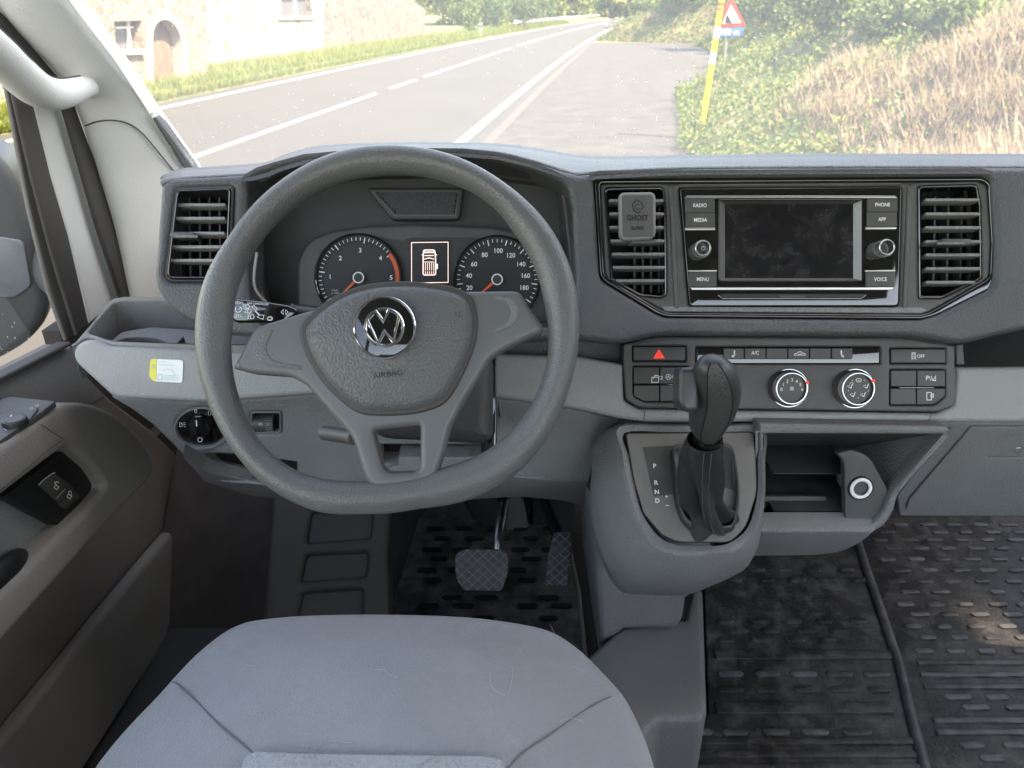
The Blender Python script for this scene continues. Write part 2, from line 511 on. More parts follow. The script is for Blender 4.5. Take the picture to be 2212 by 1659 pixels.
def text(mb, pl, s, u, v, hpx, m, off, rot=0, bold=.012, wide=1.0):
    vs, fs = glyphs(s, bold)
    k = hpx * pl.mpp(u, v, off) / .73
    c = pl.loc(u, v, off); ca, sa = math.cos(R(rot)), math.sin(R(rot))
    out = []
    for p in vs:
        x, y = p.x * k * wide, p.y * k
        out.append(pl.w(c[0] + x * ca - y * sa, c[1] + x * sa + y * ca, off))
    fs2 = []
    for f in fs:
        a, b, c_ = out[f[0]], out[f[1]], out[f[2]]
        fs2.append(f if (b - a).cross(c_ - a).dot(pl.n) > 0 else f[::-1])
    return mb.add(out, fs2, m, False)
def dome(mb, pl, outer, off, edge, height, m, rings=14, bev=.004, p=2.2, depth=.01):
    """pillow over a pixel outline: rounded edge, gentle dome"""
    lp = [pl.loc(*q[:2], off) for q in outer]
    if area(lp) < 0: lp = lp[::-1]
    c = Vector((sum(q[0] for q in lp) / len(lp), sum(q[1] for q in lp) / len(lp)))
    loops = [[pl.w(q[0], q[1], off - depth) for q in lp]]
    for k in range(rings):
        t = 1 - k / rings
        e = (1 - t) * 1.0
        z = height * (1 - t ** p) + edge * (1 - max(0, (t - .82) / .18) ** 2.5) - edge
        loops.append([pl.w(*(c + (Vector(q) - c) * t), off + z) for q in lp])
    n = len(lp)
    loft(mb, loops, m)
    b = len(mb.v); top = pl.w(c.x, c.y, off + height)
    mb.v.append(top); k = mb.idx(m)
    for i in range(n): mb.f.append([b - n + i, b - n + (i + 1) % n, b]); mb.m.append(k); mb.s.append(True)
    return mb
# ------------------------------------------------------------ planes of the cab
FZ = CAMH - 1.12                                   # cab floor height
FD = tilt(1711, 530, .95, 24)
LB = tilt(1700, 815, .93, 23)
KD = tilt(432, 924, .97, -4)
GC = tilt(1500, 1170, .78, 50)
FL = Plane((0, 0, FZ), (0, 0, 1), up=Vector((0, -1, 0)))
FL.x = Vector((1, 0, 0)); FL.y = Vector((0, 1, 0))
def rotof(pl): return Matrix((pl.x, -pl.n, pl.y)).transposed()
def zpl(z): 
    p = Plane((0, 0, z), (0, 0, 1), up=Vector((0, -1, 0))); p.x = Vector((1, 0, 0)); p.y = Vector((0, 1, 0)); return p
def xpl(X): return Plane((X, 0, CAMH), (1, 0, 0))

# ------------------------------------------------------------ van cab: roof, pillars, floor, glass
van = thing("van_cab", "pale grey van cab interior shell with windscreen, roof pillar and black rubber floor", "van cab", (.34, .6, FZ))
b = MB()
rows = []
edge = [((-60, -70), (130, -82)), ((0, 19), (181, 0)), ((62, 90), (222, 58)), ((125, 161), (275, 130)), ((164, 230), (339, 227)),
        ((199, 325), (392, 303)), ((222, 398), (435, 367)), ((253, 505), (470, 450)), ((278, 620), (510, 560)), ((290, 665), (525, 640))]
for (a, c) in edge:
    r = []
    for t, X in ((-.04, -.735), (0, -.712), (.12, -.690), (.3, -.668), (.55, -.645), (.80, -.626), (.86, -.622), (1.0, -.628), (1.015, -.66)):
        r.append(PX(a[0] + (c[0] - a[0]) * t, a[1] + (c[1] - a[1]) * t, X))
    rows.append(r)
gridsurf(b, rows, M['pillar'], 5, 5)
pil = b.build("roof_pillar", van, label="pale grey grained windscreen pillar trim beside the driver", angle=60)
# seam between upper and lower pillar trims
def pillar_pt(u, v, lift=.0015):
    best = None
    for i in range(len(edge) - 1):
        (a, c), (a2, c2) = edge[i], edge[i + 1]
        for k in range(11):
            t = k / 10
            A = (a[0] + (a2[0] - a[0]) * t, a[1] + (a2[1] - a[1]) * t); C = (c[0] + (c2[0] - c[0]) * t, c[1] + (c2[1] - c[1]) * t)
            s = ((u - A[0]) * (C[0] - A[0]) + (v - A[1]) * (C[1] - A[1])) / ((C[0] - A[0]) ** 2 + (C[1] - A[1]) ** 2)
            q = (A[0] + s * (C[0] - A[0]), A[1] + s * (C[1] - A[1])); d = (q[0] - u) ** 2 + (q[1] - v) ** 2
            if best is None or d < best[0]: best = (d, s)
    s = best[1]
    T = (0, .12, .3, .55, .80, .86, 1.0); Xs = (-.712, -.690, -.668, -.645, -.626, -.622, -.628)
    return PX(u, v, float(np.interp(s, T, Xs)) + lift)
b = MB()
pts = [pillar_pt(u, v) for u, v in [(184, 272), (205, 264), (232, 260), (265, 263), (292, 275), (315, 296), (345, 332), (374, 368)]]
tube(b, catmull(pts, 4), .0012, M['seal'], 6)
b.build("trim_seam", pil)
b = MB()
gp = [(324, 241), (336, 240), (357, 258), (433, 364), (428, 369), (404, 369), (395, 362), (327, 255)]
gr = rounded(gp, 4, 3)
loft(b, [[pillar_pt(u, v, .001) for u, v in gr], [pillar_pt(330 + (u - 330) * 1 + (375 - u) * .03, v + (300 - v) * .03, .004) for u, v in gr]], M['pillar'])
cu = sum(p[0] for p in gr) / len(gr); cv = sum(p[1] for p in gr) / len(gr)

gi = [(cu + (u - cu) * .90, cv + (v - cv) * .93) for u, v in gr]
for k in range(60):
    v0 = 244 + k * 3.0; sg2 = []
    for i in range(60):
        u = 318 + i * 2; v = v0 - (u - 318) * .55 + 20
        if pinp(u, v, gi): sg2.append((u, v))
    if len(sg2) > 2: tube(b, [pillar_pt(*q, .0022) for q in sg2], .0011, M['seal'], 5)
b.build("speaker_grille", pil, label="slotted speaker grille at the foot of the pillar")
# grab handle
b = MB()
hc = [(-200, -60, -.60), (-90, 42, -.605), (0, 122, -.612), (45, 165, -.617), (85, 195, -.625), (125, 203, -.635), (165, 193, -.655), (190, 184, -.68)]
pts = catmull([PX(*p) for p in hc], 4)
n = len(pts); rad = [float(np.interp(i / n, [0, .5, .75, .9, 1], [.025, .024, .020, .017, .021])) for i in range(n)]
tube(b, pts, rad, M['pillar'], 20, ratio=1.0)
gh = b.build("grab_handle", pil, angle=60)
b = MB()
sm_ = []
for i, p in enumerate(pts):
    T = (pts[min(i + 1, n - 1)] - pts[max(i - 1, 0)]).normalized(); e_ = (EYE - p).normalized() + Vector((0, 0, .85))
    e_ = (e_ - T * e_.dot(T)).normalized(); sm_.append(p + e_ * rad[i] * 1.0)
tube(b, sm_[2:-3], .0016, M['seal'], 6)
b.build("handle_seam", gh)
# windscreen
b = MB()
rows = []
for t in [0, .25, .5, .75, 1]:
    r = []
    for s in [-1, -.6, -.2, .2, .6, 1]:
        X = .345 + s * (1.005 - .01 * t); Y = 1.60 - .82 * t + .13 * (1 - s * s); Z = CAMH - .36 + .72 * t
        r.append(Vector((X, Y, Z)))
    rows.append(r)
gridsurf(b, rows, M['glass'], 4, 3)
b.build("windscreen", van, label="dusty windscreen speckled with dirt")
# roof, header, far pillar, walls
b = MB()
for (c, s) in [((.34, -.10, CAMH + .40), (2.1, 1.75, .05)), ((.34, .80, CAMH + .375), (2.1, .14, .07))]: box(b, c, s, M['headl'], bevel=.01)
b.build("roof", van)
b = MB()
tube(b, [Vector((1.37, 1.62, CAMH - .36)), Vector((1.36, .80, CAMH + .36))], .05, M['pillar'], 12)
b.build("roof_pillar", van)
b = MB()
box(b, (1.44, .2, CAMH - .78), (.06, 2.7, .75), M['mid'], bevel=.01)
b.build("passenger_side_panel", van)
b = MB()
box(b, (.34, -.92, CAMH - .80), (2.2, .05, .72), M['mid'], bevel=.01)
b.build("rear_light_block", van)  # unseen half-height panel added to cut light from behind into the footwells
b = MB()
box(b, (.34, .35, FZ - .04), (2.2, 2.5, .05), M['recess'])
box(b, (.34, 1.68, FZ + .18), (2.2, .04, .75), M['recess'], rot=Matrix.Rotation(R(-18), 3, 'X'))
box(b, (-.775, .3, FZ + .12), (.03, 2.4, .36), M['carpet'])
box(b, (.34, 1.62, CAMH - .42), (2.1, .25, .03), M['dash'])
box(b, (-.80, 1.64, CAMH - .825), (.03, .84, .65), M['carpet'])
b.build("cab_floor", van)
# front wing and bonnet edge are below the view; scuttle in front of the glass
b = MB()
box(b, (.34, 1.80, CAMH - .50), (2.0, .22, .2), M['black'], bevel=.03)
b.build("scuttle_panel", van)

# ------------------------------------------------------------ driver's door
door = thing("driver_door", "grey driver's door with armrest, lock switches and window beside the wheel", "door", (-.72, .8, FZ))
X0 = xpl(-.735)
b = MB()
plate(b, xpl(-.725), [(-330, 990), (0, 822), (152, 742, 6), (176, 800), (240, 862), (330, 930), (405, 1005), (458, 1075), (492, 1170), (512, 1300), (520, 1720), (-330, 1800)], 0, .04, .008, M['brown'])
dc = b.build("door_card", door)
b = MB()
plate(b, xpl(-.712), [(-330, 976), (0, 815), (152, 738), (158, 746), (0, 829), (-330, 995)], 0, .02, .003, M['seal'])
b.build("window_seal", door)
b = MB()
plate(b, xpl(-.7235), [(-330, 994), (0, 828), (154, 748, 4), (176, 802), (228, 856), (180, 880), (0, 900), (-330, 1100)], 0, .01, .001, M['mid'])
b.build("upper_door_card", door)
b = MB()
P1 = xpl(-.62)
plate(b, P1, [(-330, 1195), (0, 966), (128, 872, 30), (196, 868, 40), (262, 897, 30), (318, 955, 40), (341, 1005, 30), (318, 1046, 30), (262, 1100, 30), (58, 1330), (-330, 1760)], 0, .11, .012, M['doorm'],
      holes=[[(150, 962, 16), (205, 1010, 20), (230, 1052, 14), (205, 1085, 20), (0, 1284), (-330, 1600), (-330, 1330), (0, 1077)]], n=7)
at = b.build("armrest", door, label="dusty grey armrest surround of the door")
b = MB()
zt = CAMH - .480
b = MB()
plate(b, zpl(zt), [(-120, 905), (22, 856, 3), (120, 866, 3), (0, 957), (-120, 1040)], .003, .008, .0015, M['button'])
plate(b, zpl(zt), [(-120, 935), (10, 888, 10), (72, 868, 12), (84, 880, 8), (64, 906), (0, 952), (-120, 1030)], .006, .006, .0015, M['button'])
sp0 = b.build("switch_plate", door)
b = MB(); zp = zpl(zt)
rod(b, zp, 30, 904, .0150, .0145, .003, .013, M['black'], bev=.002)
rod(b, zp, 30, 904, .0110, .0110, .012, .0136, M['button'])
b.build("mirror_knob", sp0)
b = MB()
stroke(b, zp, [(25, 896), (23, 900)], 2, M['white'], .0140)
stroke(b, zp, circ(68, 882, 3, 2.4, 10), 1.2, M['greyprint'], .0066, closed=True)
stroke(b, zp, circ(80, 876, 3, 2.4, 10), 1.2, M['greyprint'], .0066, closed=True)
stroke(b, zp, [(8, 925), (14, 930)], 1.5, M['greyprint'], .0066)
b.build("switch_marks", sp0)
# arm front facet line and dark lock plate
b = MB()
P2 = xpl(-.655)
plate(b, P2, [(-330, 1250), (0, 1050), (150, 940), (260, 1040), (235, 1100), (0, 1330), (-330, 1700)], 0, .02, 0, M['mid'])
b.build("pull_recess", door)
b = MB()
P3 = xpl(-.640)
plate(b, P3, [(134, 975, 3), (222, 1050, 6), (141, 1143, 4), (12, 1072, 3)], 0, .02, .001, M['black'])
lp = b.build("lock_plate", door, label="glossy black plate with the two lock buttons")
b = MB()
plate(b, P3, [(84, 1047, 4), (118, 1021, 5), (163, 1056, 5), (127, 1085, 4)], .003, .004, .0012, M['button'])
b.build("lock_button", lp)
b = MB()
plate(b, P3, [(125, 1088, 4), (160, 1060, 4), (176, 1070, 5), (142, 1101, 4)], .003, .004, .0012, M['button'])
b.build("lock_button", lp)
b = MB()
stroke(b, P3, [(84, 1048), (92, 1038), (112, 1023), (119, 1021)], 1.6, M['greyprint'], .0036)
stroke(b, P3, [(122, 1076), (141, 1056)], 1.6, M['greyprint'], .0036)
for (u, v, o) in ((124, 1050, 1), (152, 1070, 0)):
    stroke(b, P3, [(u - 4, v - 3), (u + 3, v + 2), (u - 1, v + 8), (u - 7, v + 3)], 1.3, M['white'], .0036, closed=True)
    stroke(b, P3, [(u - 3, v - 3), (u - 4 + o * -2, v - 8), (u + 1, v - 9), (u + 3, v - 5 + (-2 if o else 5))], 1.3, M['white'], .0036)
b.build("lock_marks", lp)
b = MB()
pts = [PX(*p) for p in [(-160, 1420, -.66), (-80, 1330, -.645), (0, 1244, -.64), (38, 1218, -.645), (58, 1222, -.67)]]
tube(b, catmull(pts, 5), .020, M['black'], 14, ratio=.7)
b.build("pull_handle", door)
b = MB()
plate(b, xpl(-.70), [(224, 1327), (340, 1185, 10), (376, 1144, 14), (402, 1172, 20), (412, 1225, 20), (352, 1400), (230, 1590), (120, 1760), (-160, 1800), (40, 1560)], 0, .02, .012, M['doorm'])
b.build("pocket_ridge", door)
b = MB()
stroke(b, P1, [(-160, 1150), (0, 1060), (110, 968), (136, 950)], 1.6, M['seal'], .0006)
stroke(b, P1, [(88, 916), (138, 950)], 1.4, M['seal'], .0006)
b.build("armrest_seam", door)
# window frame
def strip(mb, l, r, X, m, bev=.006, thick=.006):
    plate(mb, xpl(X), l + r[::-1], 0, thick, min(bev, .005), m)
E1 = [(-60, 20), (0, 150), (17, 195), (64, 451), (107, 630), (144, 736)]
E2 = [(-30, 60), (16, 150), (32, 208), (73, 387), (115, 549), (168, 724)]
E3 = [(0, 60), (56, 160), (77, 238), (111, 378), (149, 507), (194, 700)]
E4 = [(60, 90), (110, 160), (137, 236), (179, 378), (213, 494), (262, 645)]
b = MB(); strip(b, E1, E2, -.745, M['outerf'], .004); b.build("outer_window_frame", door)
b = MB(); strip(b, E2, E3, -.728, M['seal'], .008); b.build("inner_window_seal", door)
b = MB(); strip(b, E3, E4, -.733, M['frame'], .008); b.build("window_frame", door, label="pale grey window frame upright")
b = MB()
strip(b, [(-80, -50), (0, 48), (112, 186), (139, 234), (180, 378), (213, 494), (262, 645)], [(-80, -88), (0, 19), (125, 161), (164, 229), (206, 344), (240, 451), (289, 645)], -.715, M['seal'], .007)
b.build("door_seal", van)
# door glass
b = MB()
g = [Vector((-.765, -.55, CAMH - .47)), Vector((-.765, 1.12, CAMH - .47)), Vector((-.755, .78, CAMH + .30)), Vector((-.755, -.55, CAMH + .30))]
gm = M['glass2']
b.add(g, [[0, 1, 2, 3]], gm, False)
b.build("side_window", door)
b = MB()
box(b, (-.77, -.60, CAMH - .2), (.05, .10, 1.15), M['seal'], bevel=.01)
box(b, (-.755, -.2, CAMH - .70), (.03, 1.2, .46), M['lower'], bevel=.01)
b.build("door_rear_frame", door)

# outside mirror
mir = thing("wing_mirror", "large black wing mirror outside the driver's window", "mirror", tuple(PX(20, 560, -1.0)))
b = MB(); XM = Plane(PX(20, 560, -.98), (.35, -.94, 0))
def body(mb, pl, out, off, thick, m, bev): plate(mb, pl, out, off, thick, bev, m, n=8)
body(b, XM, [(-260, 300, 30), (-20, 322, 60), (30, 380, 60), (66, 490, 30), (76, 540, 20), (92, 610, 20), (106, 634, 16), (102, 692, 40), (58, 745, 50), (-20, 790, 60), (-260, 830, 60)], 0, .14, M['mirror'], .025)
b.build("housing", mir)
b = MB()
body(b, XM, [(-200, 518, 10), (0, 512, 10), (50, 520, 14), (68, 618, 12), (30, 644, 12), (-30, 640), (-200, 640, 20)], .004, .01, M['mglass'], .002)
b.build("mirror_glass", mir)
b = MB()
pts = [XM.hit(45, 560, -.05), XM.hit(90, 565, -.06), PX(135, 590, -.80)]
tube(b, catmull(pts, 4), .055, M['mirror'], 16, ratio=.45)
b.build("mirror_arm", mir)

# ------------------------------------------------------------ dashboard
dash = thing("dashboard", "dark grey grained dashboard with paler grey lower band across the whole cab", "dashboard", (.34, 1.0, CAMH - .6))
b = MB()
sil = [(350, 387, 397), (360, 377, 390), (390, 371, 385), (430, 369, 382), (545, 361, 375), (575, 355, 367), (600, 344, 356), (660, 326, 338), (720, 319, 330), (800, 316, 327), (900, 314, 323), (1000, 315, 323),
       (1080, 318, 330), (1150, 326, 347), (1215, 337, 368), (1245, 342, 376), (1290, 345, 372), (1400, 345, 366), (1480, 343, 363), (1650, 341, 361), (1800, 340, 360), (2212, 340, 360), (2900, 340, 360)]
rows = [[], [], [], [], [], [], []]
for u, s, l in sil:
    L = FD.hit(u, l, -.012); S = PY(u, s, L.y + (.10 if 560 < u < 1260 else .09))
    m_ = L.lerp(S, .5) + Vector((0, 0, .0035))
    m0 = L.lerp(S, .14) + Vector((0, -.004, .0025))
    rows[0].append(L + Vector((0, .004, -.012))); rows[1].append(L + Vector((0, -.003, 0))); rows[2].append(m0); rows[3].append(m_)
    rows[4].append(S); rows[5].append(S + Vector((0, .10, -.022))); rows[6].append(S + Vector((0, .55, -.22)))
gridsurf(b, rows, M['dash_lit'], 4, 4)
b.build("dash_top", dash, angle=70)

podL = [(346, 398, 10), (372, 384, 8), (430, 382), (545, 375)]
hood = [(575, 367), (600, 356), (660, 338), (720, 331), (800, 327), (900, 323), (1000, 323), (1080, 330), (1150, 347), (1215, 368), (1250, 377)]
up_out = podL + hood + [(1290, 372), (1400, 366), (1480, 363), (1650, 361), (2212, 360), (2900, 360),
      (2900, 700), (2300, 700), (2212, 712, 60), (2075, 745, 30), (1990, 727, 40), (1420, 724, 30), (1340, 744, 30), (1245, 733), (1070, 742), (640, 735), (470, 722), (425, 704, 20), (378, 678, 30), (338, 628, 20), (331, 597, 20)]
cl_hole = [(533, 392, 8), (560, 376), (600, 364), (660, 348), (770, 338), (900, 335), (1000, 336), (1070, 344), (1140, 362), (1200, 386, 20), (1226, 402, 16), (1236, 450), (1243, 600), (1243, 700), (1100, 712), (700, 712), (560, 700), (534, 640, 20), (530, 470)]
vl_hole = [(381, 408, 10), (502, 404, 10), (494, 607, 8), (367, 606, 12), (357, 594, 8)]
ctr = [(1283, 388, 8), (1296, 384), (1480, 383), (2125, 379, 10), (2143, 388, 12), (2152, 520), (2149, 605, 14), (2137, 626), (2020, 684, 20), (1990, 691), (1431, 686, 20), (1296, 604, 16)]
b = MB()
plate(b, FD, up_out, 0, .07, .009, M['dash'], holes=[cl_hole, vl_hole, ctr], seg=6)
front = b.build("dash_front", dash)
# roll-under of the upper dash, and the dark slot above the climate controls
b = MB()
loft(b, [[FD.hit(u, v, -.01) for u, v in [(425, 702), (640, 733), (1070, 741), (1245, 732), (1345, 742), (1420, 722), (1990, 725), (2072, 743), (2212, 712), (2900, 700)]],
         [FD.hit(u, v, -.09) for u, v in [(425, 708), (640, 737), (1070, 744), (1245, 734), (1345, 742), (1420, 725), (1990, 728), (2072, 744), (2212, 714), (2900, 700)]]], M['dash'], closed=False)
plate(b, FD, [(1330, 715), (2090, 715), (2090, 741), (1330, 741)], -.075, .01, 0, M['black'])
plate(b, LB, [(1070, 722), (1346, 730), (1346, 800), (1070, 780)], -.035, .01, 0, M['dash'])
b.build("dash_underside", dash)

# centre surround
b = MB()
inn = [(1296, 397, 8), (2122, 392, 10), (2136, 402, 8), (2143, 520), (2140, 600, 12), (2010, 674, 20), (1990, 679), (1437, 675, 20), (1306, 597, 14)]
plate(b, FD, ctr, -.006, .03, .003, M['gloss'], holes=[inn])
b.build("gloss_surround", dash, label="thin glossy black line framing the centre stack")
b = MB()
rv_hole = [(1986, 403, 8), (2110, 400, 8), (2118, 440), (2120, 602, 6), (2036, 643, 6), (1988, 643, 5)]
cv_hole = [(1308, 407, 8), (1432, 405, 8), (1437, 450), (1439, 636, 6), (1428, 642), (1385, 638, 6), (1322, 606, 6)]
radio_out = [(1467, 405, 6), (1949, 402, 6), (1942, 662, 10), (1489, 662, 8)]
plate(b, FD, inn, -.010, .03, .004, M['trimdark'], holes=[rv_hole, cv_hole, radio_out])
# raised ribs either side of the radio
for (p, q) in (((1449, 400), (1462, 668)), ((1966, 398), (1955, 668))):
    plate(b, FD, [(p[0] - 5, p[1]), (p[0] + 6, p[1]), (q[0] + 6, q[1]), (q[0] - 5, q[1])], -.0075, .004, .0024, M['trimdark'])
plate(b, FD, [(1430, 662), (1992, 664), (2005, 671), (1992, 677), (1437, 673)], -.008, .004, .0015, M['mid'])
b.build("centre_surround", dash)

def vent(name, hole, louvers, tab, nv, wl, label, trim=None, lm='mid'):
    b = MB()
    def shr(lp, k, cu, cv): return [(cu + (p[0] - cu) * k, cv + (p[1] - cv) * k, *p[2:]) for p in lp]
    cu = sum(p[0] for p in hole) / len(hole); cv = sum(p[1] for p in hole) / len(hole)
    big = shr(hole, 1.03, cu, cv); sm = shr(hole, .965, cu, cv)
    ro = rounded(sm, 0, 5)
    plate(b, FD, big, -.007 if trim is None else .001, .02, .0022, M['gloss'] if trim is None else trim, holes=[sm])
    loft(b, [[FD.hit(u, v, -.012) for u, v in ro], [FD.hit(cu + (u - cu) * .98, cv + (v - cv) * .98, -.06) for u, v in ro]], M['black'])
    plate(b, FD, big, -.06, .002, 0, M['void'])
    o = b.build(name, dash, label=label)
    rt = rotof(FD)
    for (v, ua, ub) in louvers:
        c = FD.hit((ua + ub) / 2, v, -.017); w = (FD.hit(ub, v, -.012) - FD.hit(ua, v, -.012)).length
        b = MB(); box(b, c, (w, .021, .0042), M[lm], rot=rt @ Matrix.Rotation(R(-6), 3, 'X'), bevel=.0015)
        b.build("louvre", o)
    for k in range(nv):
        u = wl[0] + (wl[1] - wl[0]) * (k + .5) / nv
        b = MB(); a = FD.hit(u, cv, -.045)
        box(b, a, (.0025, .02, .115), M['button'], rot=rt)
        b.build("vane", o)
    if tab:
        u0, u1, v = tab
        c = FD.hit((u0 + u1) / 2, v, -.010); w = (FD.hit(u1, v, -.01) - FD.hit(u0, v, -.01)).length
        b = MB(); box(b, c, (w, .030, .0085), M['trimdark'], rot=rt, bevel=.0035)
        box(b, FD.hit((u0 + u1) / 2, v, .0048), (w * .9, .002, .003), M['lower'], rot=rt, bevel=.0008)
        b.build("vent_tab", o)
    return o
vent("air_vent", vl_hole, [(447, 383, 494), (476, 380, 493), (508, 378, 492), (537, 373, 492), (566, 371, 490)], (376, 430, 511), 5, (385, 492), "leftmost air vent in its dash pod", trim=M['dash_smooth'], lm='light')
vent("air_vent", cv_hole, [(438.4, 1313, 1431), (466.7, 1314, 1432), (495.5, 1314, 1432), (524.3, 1316, 1433), (552.6, 1319, 1434), (581, 1321, 1434), (609.5, 1328, 1435)], None, 4, (1360, 1430), "air vent left of the radio holding the air freshener")
vent("air_vent", rv_hole, [(436.7, 1990, 2107), (466.7, 1990, 2109), (496, 1990, 2110), (526, 1990, 2111), (554.3, 1991, 2110), (583.6, 1991, 2109), (613, 1991, 2098)], (2021, 2087, 526), 4, (1995, 2110), "air vent right of the radio")
# pod chrome-like lines
b = MB()
tube(b, [FD.hit(*p, .002) for p in rounded([(385, 413, 8), (497, 409, 8), (489, 600, 6), (370, 600, 8), (364, 590, 6)], 0, 4)], .0012, M['gloss'], 6, closed=True)
b.build("vent_bezel_line", dash)

# instrument binnacle tunnel
b = MB()
T0 = rounded(cl_hole, 0, 5)
T1 = rounded([(548, 412, 8), (575, 402), (610, 394), (680, 384), (780, 377), (900, 374), (1000, 374), (1065, 377), (1130, 385), (1195, 394), (1216, 402, 12), (1223, 450), (1240, 600), (1240, 700), (1100, 705), (700, 700), (600, 690), (570, 660, 20), (556, 600), (552, 500)], 0, 5)
c0 = resample([FD.hit(u, v, -.006) for u, v in T0], 120); 
t1 = resample([FD.hit(u, v, -.055) for u, v in T1], 120)
t2 = resample([FD.hit(u, v, -.058) for u, v in [(900 + (u - 900) * .985, 540 + (v - 540) * .97) for u, v in T1]], 120)
t3 = resample([FD.hit(900 + (u - 900) * .93, 560 + (v - 560) * .92, -.12) for u, v in T1], 120)
loft(b, [c0, t1, t2, t3], M['dash_smooth'])
b.build("binnacle_hood", dash, angle=30)
# thin light edge left and right of the binnacle
b = MB()
tube(b, catmull([FD.hit(*p) for p in [(555, 545, -.01), (549, 590, -.01), (551, 622, -.012), (570, 648, -.02), (600, 672, -.03)]], 4), .0018, M['light'], 8)
b.build("binnacle_edge", dash)

# lower band
band = [(155, 752, 14), (186, 730, 20), (235, 748, 10), (430, 754), (500, 758), (1070, 764), (1250, 770), (1347, 787), (1349, 866, 6), (1380, 884), (2026, 893), (2060, 876, 6), (2068, 808), (2066, 793), (2212, 791), (2900, 790),
        (2900, 915), (2212, 913), (2010, 912), (1392, 912), (1340, 905), (1233, 882), (1073, 860), (693, 850), (518, 863), (440, 869), (245, 860, 16), (160, 782, 14)]
b = MB()
plate(b, LB, band, 0, .06, .007, M['light'])
# left end cap towards the door
b.build("lower_band", dash, label="pale grey band across the lower dashboard")
b = MB()
stroke(b, LB, [(1394, 885), (1392, 897), (1389, 912)], 1.6, M['seal'], .0006)
b.build("band_seam", dash)
b = MB()
stroke(b, LB, [(2013, 893), (2008, 905), (2000, 912)], 1.6, M['seal'], .0006)
b.build("band_seam", dash)
# storage tray left
zt2 = PY(235, 748, LB.hit(235, 748, 0).y).z
tr_o = [(150, 752, 14), (190, 706, 20), (240, 645, 10), (268, 640, 6), (560, 640), (600, 747), (430, 746), (240, 741, 10), (190, 724, 14)]
tr_i = [(189, 717, 10), (204, 697), (243, 653, 6), (268, 648), (555, 648), (580, 744), (430, 743), (244, 736, 10), (199, 721, 8)]
b = MB()
plate(b, zpl(zt2), tr_o, .001, .05, .003, M['mid'], holes=[tr_i])
zt2p = zpl(zt2)
ti = rounded(tr_i, 0, 5)
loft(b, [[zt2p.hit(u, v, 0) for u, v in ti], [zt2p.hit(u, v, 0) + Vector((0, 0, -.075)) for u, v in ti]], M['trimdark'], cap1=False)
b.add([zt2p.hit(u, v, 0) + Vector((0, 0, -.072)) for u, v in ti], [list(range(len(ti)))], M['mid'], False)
tray = b.build("storage_tray", dash, label="open tray with a cup holder at the left end of the dashboard")
b = MB()
zc = zpl(zt2 - .034)
plate(b, zc, [(222, 752), (262, 716, 10), (330, 706, 10), (420, 712), (600, 716), (600, 775), (232, 775)], 0, .008, .002, M['mid'], holes=[circ(303, 742, 57, 15, 36), [(368, 757), (397, 726, 3), (407, 757)]])
zd = zpl(zt2 - .075)
b.add([zc.hit(u, v, -.002) for u, v in circ(303, 742, 57, 15, 36)] + [zc.hit(u, v, -.002) + Vector((0, 0, -.035)) for u, v in circ(303, 742, 57, 15, 36)], [[i, (i + 1) % 36, 36 + (i + 1) % 36, 36 + i] for i in range(36)], M['recess'])
b.build("cup_holder", tray)

# knee panel
knee = [(238, 858), (440, 868), (690, 850), (1075, 860), (1233, 882), (1345, 908), (1330, 918), (1303, 952), (1283, 1010), (1273, 1045), (1200, 1038), (1062, 1026), (900, 1060), (640, 1062), (560, 1045), (455, 1022), (395, 985), (330, 920), (282, 885)]
b = MB()
swh = circ(437, 925, 60, 46, 44)
lvh = rect(541, 890, 607, 937, 8)
slot = [(425, 980, 4), (520, 984), (640, 1000), (640, 1052), (560, 1040), (478, 1034, 14), (455, 1018)]
plate(b, KD, knee, 0, .04, .006, M['mid'], holes=[swh, lvh, slot, [(822, 962), (1052, 962), (1072, 770), (1072, 900), (1072, 990), (1016, 988), (862, 988), (862, 1004), (822, 1004)]])
plate(b, KD, [(410, 870), (1110, 800), (1110, 1036), (640, 1055), (560, 1040), (470, 1025), (410, 985)], -.035, .004, 0, M['void'])
kp = b.build("knee_panel", dash)
b = MB()
K2 = tilt(1150, 1030, .965, -40)
plate(b, K2, [(1058, 1027), (1200, 1038), (1273, 1044), (1274, 1097), (1215, 1082), (1120, 1073), (1010, 1080), (860, 1078)], 0, .02, .003, M['mid'])
plate(b, K2, [(395, 987), (455, 1022), (560, 1045), (640, 1061), (900, 1060), (900, 1082), (640, 1084), (540, 1072), (440, 1040)], 0, .02, .003, M['lower'])
b.build("panel_underside", dash)
# light switch
sw = thing("light_switch", "round black headlamp rotary switch left of the steering wheel", "switch", tuple(KD.hit(437, 925)))
b = MB()
k0 = [KD.loc(*p) for p in circ(437, 925, 62, 48, 48)]; k1 = [KD.loc(*p) for p in circ(435, 924, 54, 41, 48)]
slab(b, KD, [k0, k1], .003, .03, .003, M['mid'])
b.build("switch_ring", sw)
b = MB()
plate(b, KD, circ(434, 924, 54, 41, 48), -.004, .01, .001, M['gloss'])
b.build("switch_face", sw)
b = MB()
rod(b, KD, 430, 926, .0165, .015, -.004, .012, M['black'], bev=.003)
plate(b, KD, [(417, 900, 6), (436, 897, 6), (441, 948, 6), (424, 956, 6)], .018, .02, .003, M['gloss'])
kn = b.build("switch_knob", sw)
b = MB()
stroke(b, KD, [(424, 908), (425, 921)], 2.6, M['white'], .0188)
b.build("pointer_mark", kn)
b = MB()
stroke(b, KD, circ(423, 888, 2.6, 3.6, 12), 1.3, M['white'], -.0034, closed=True)
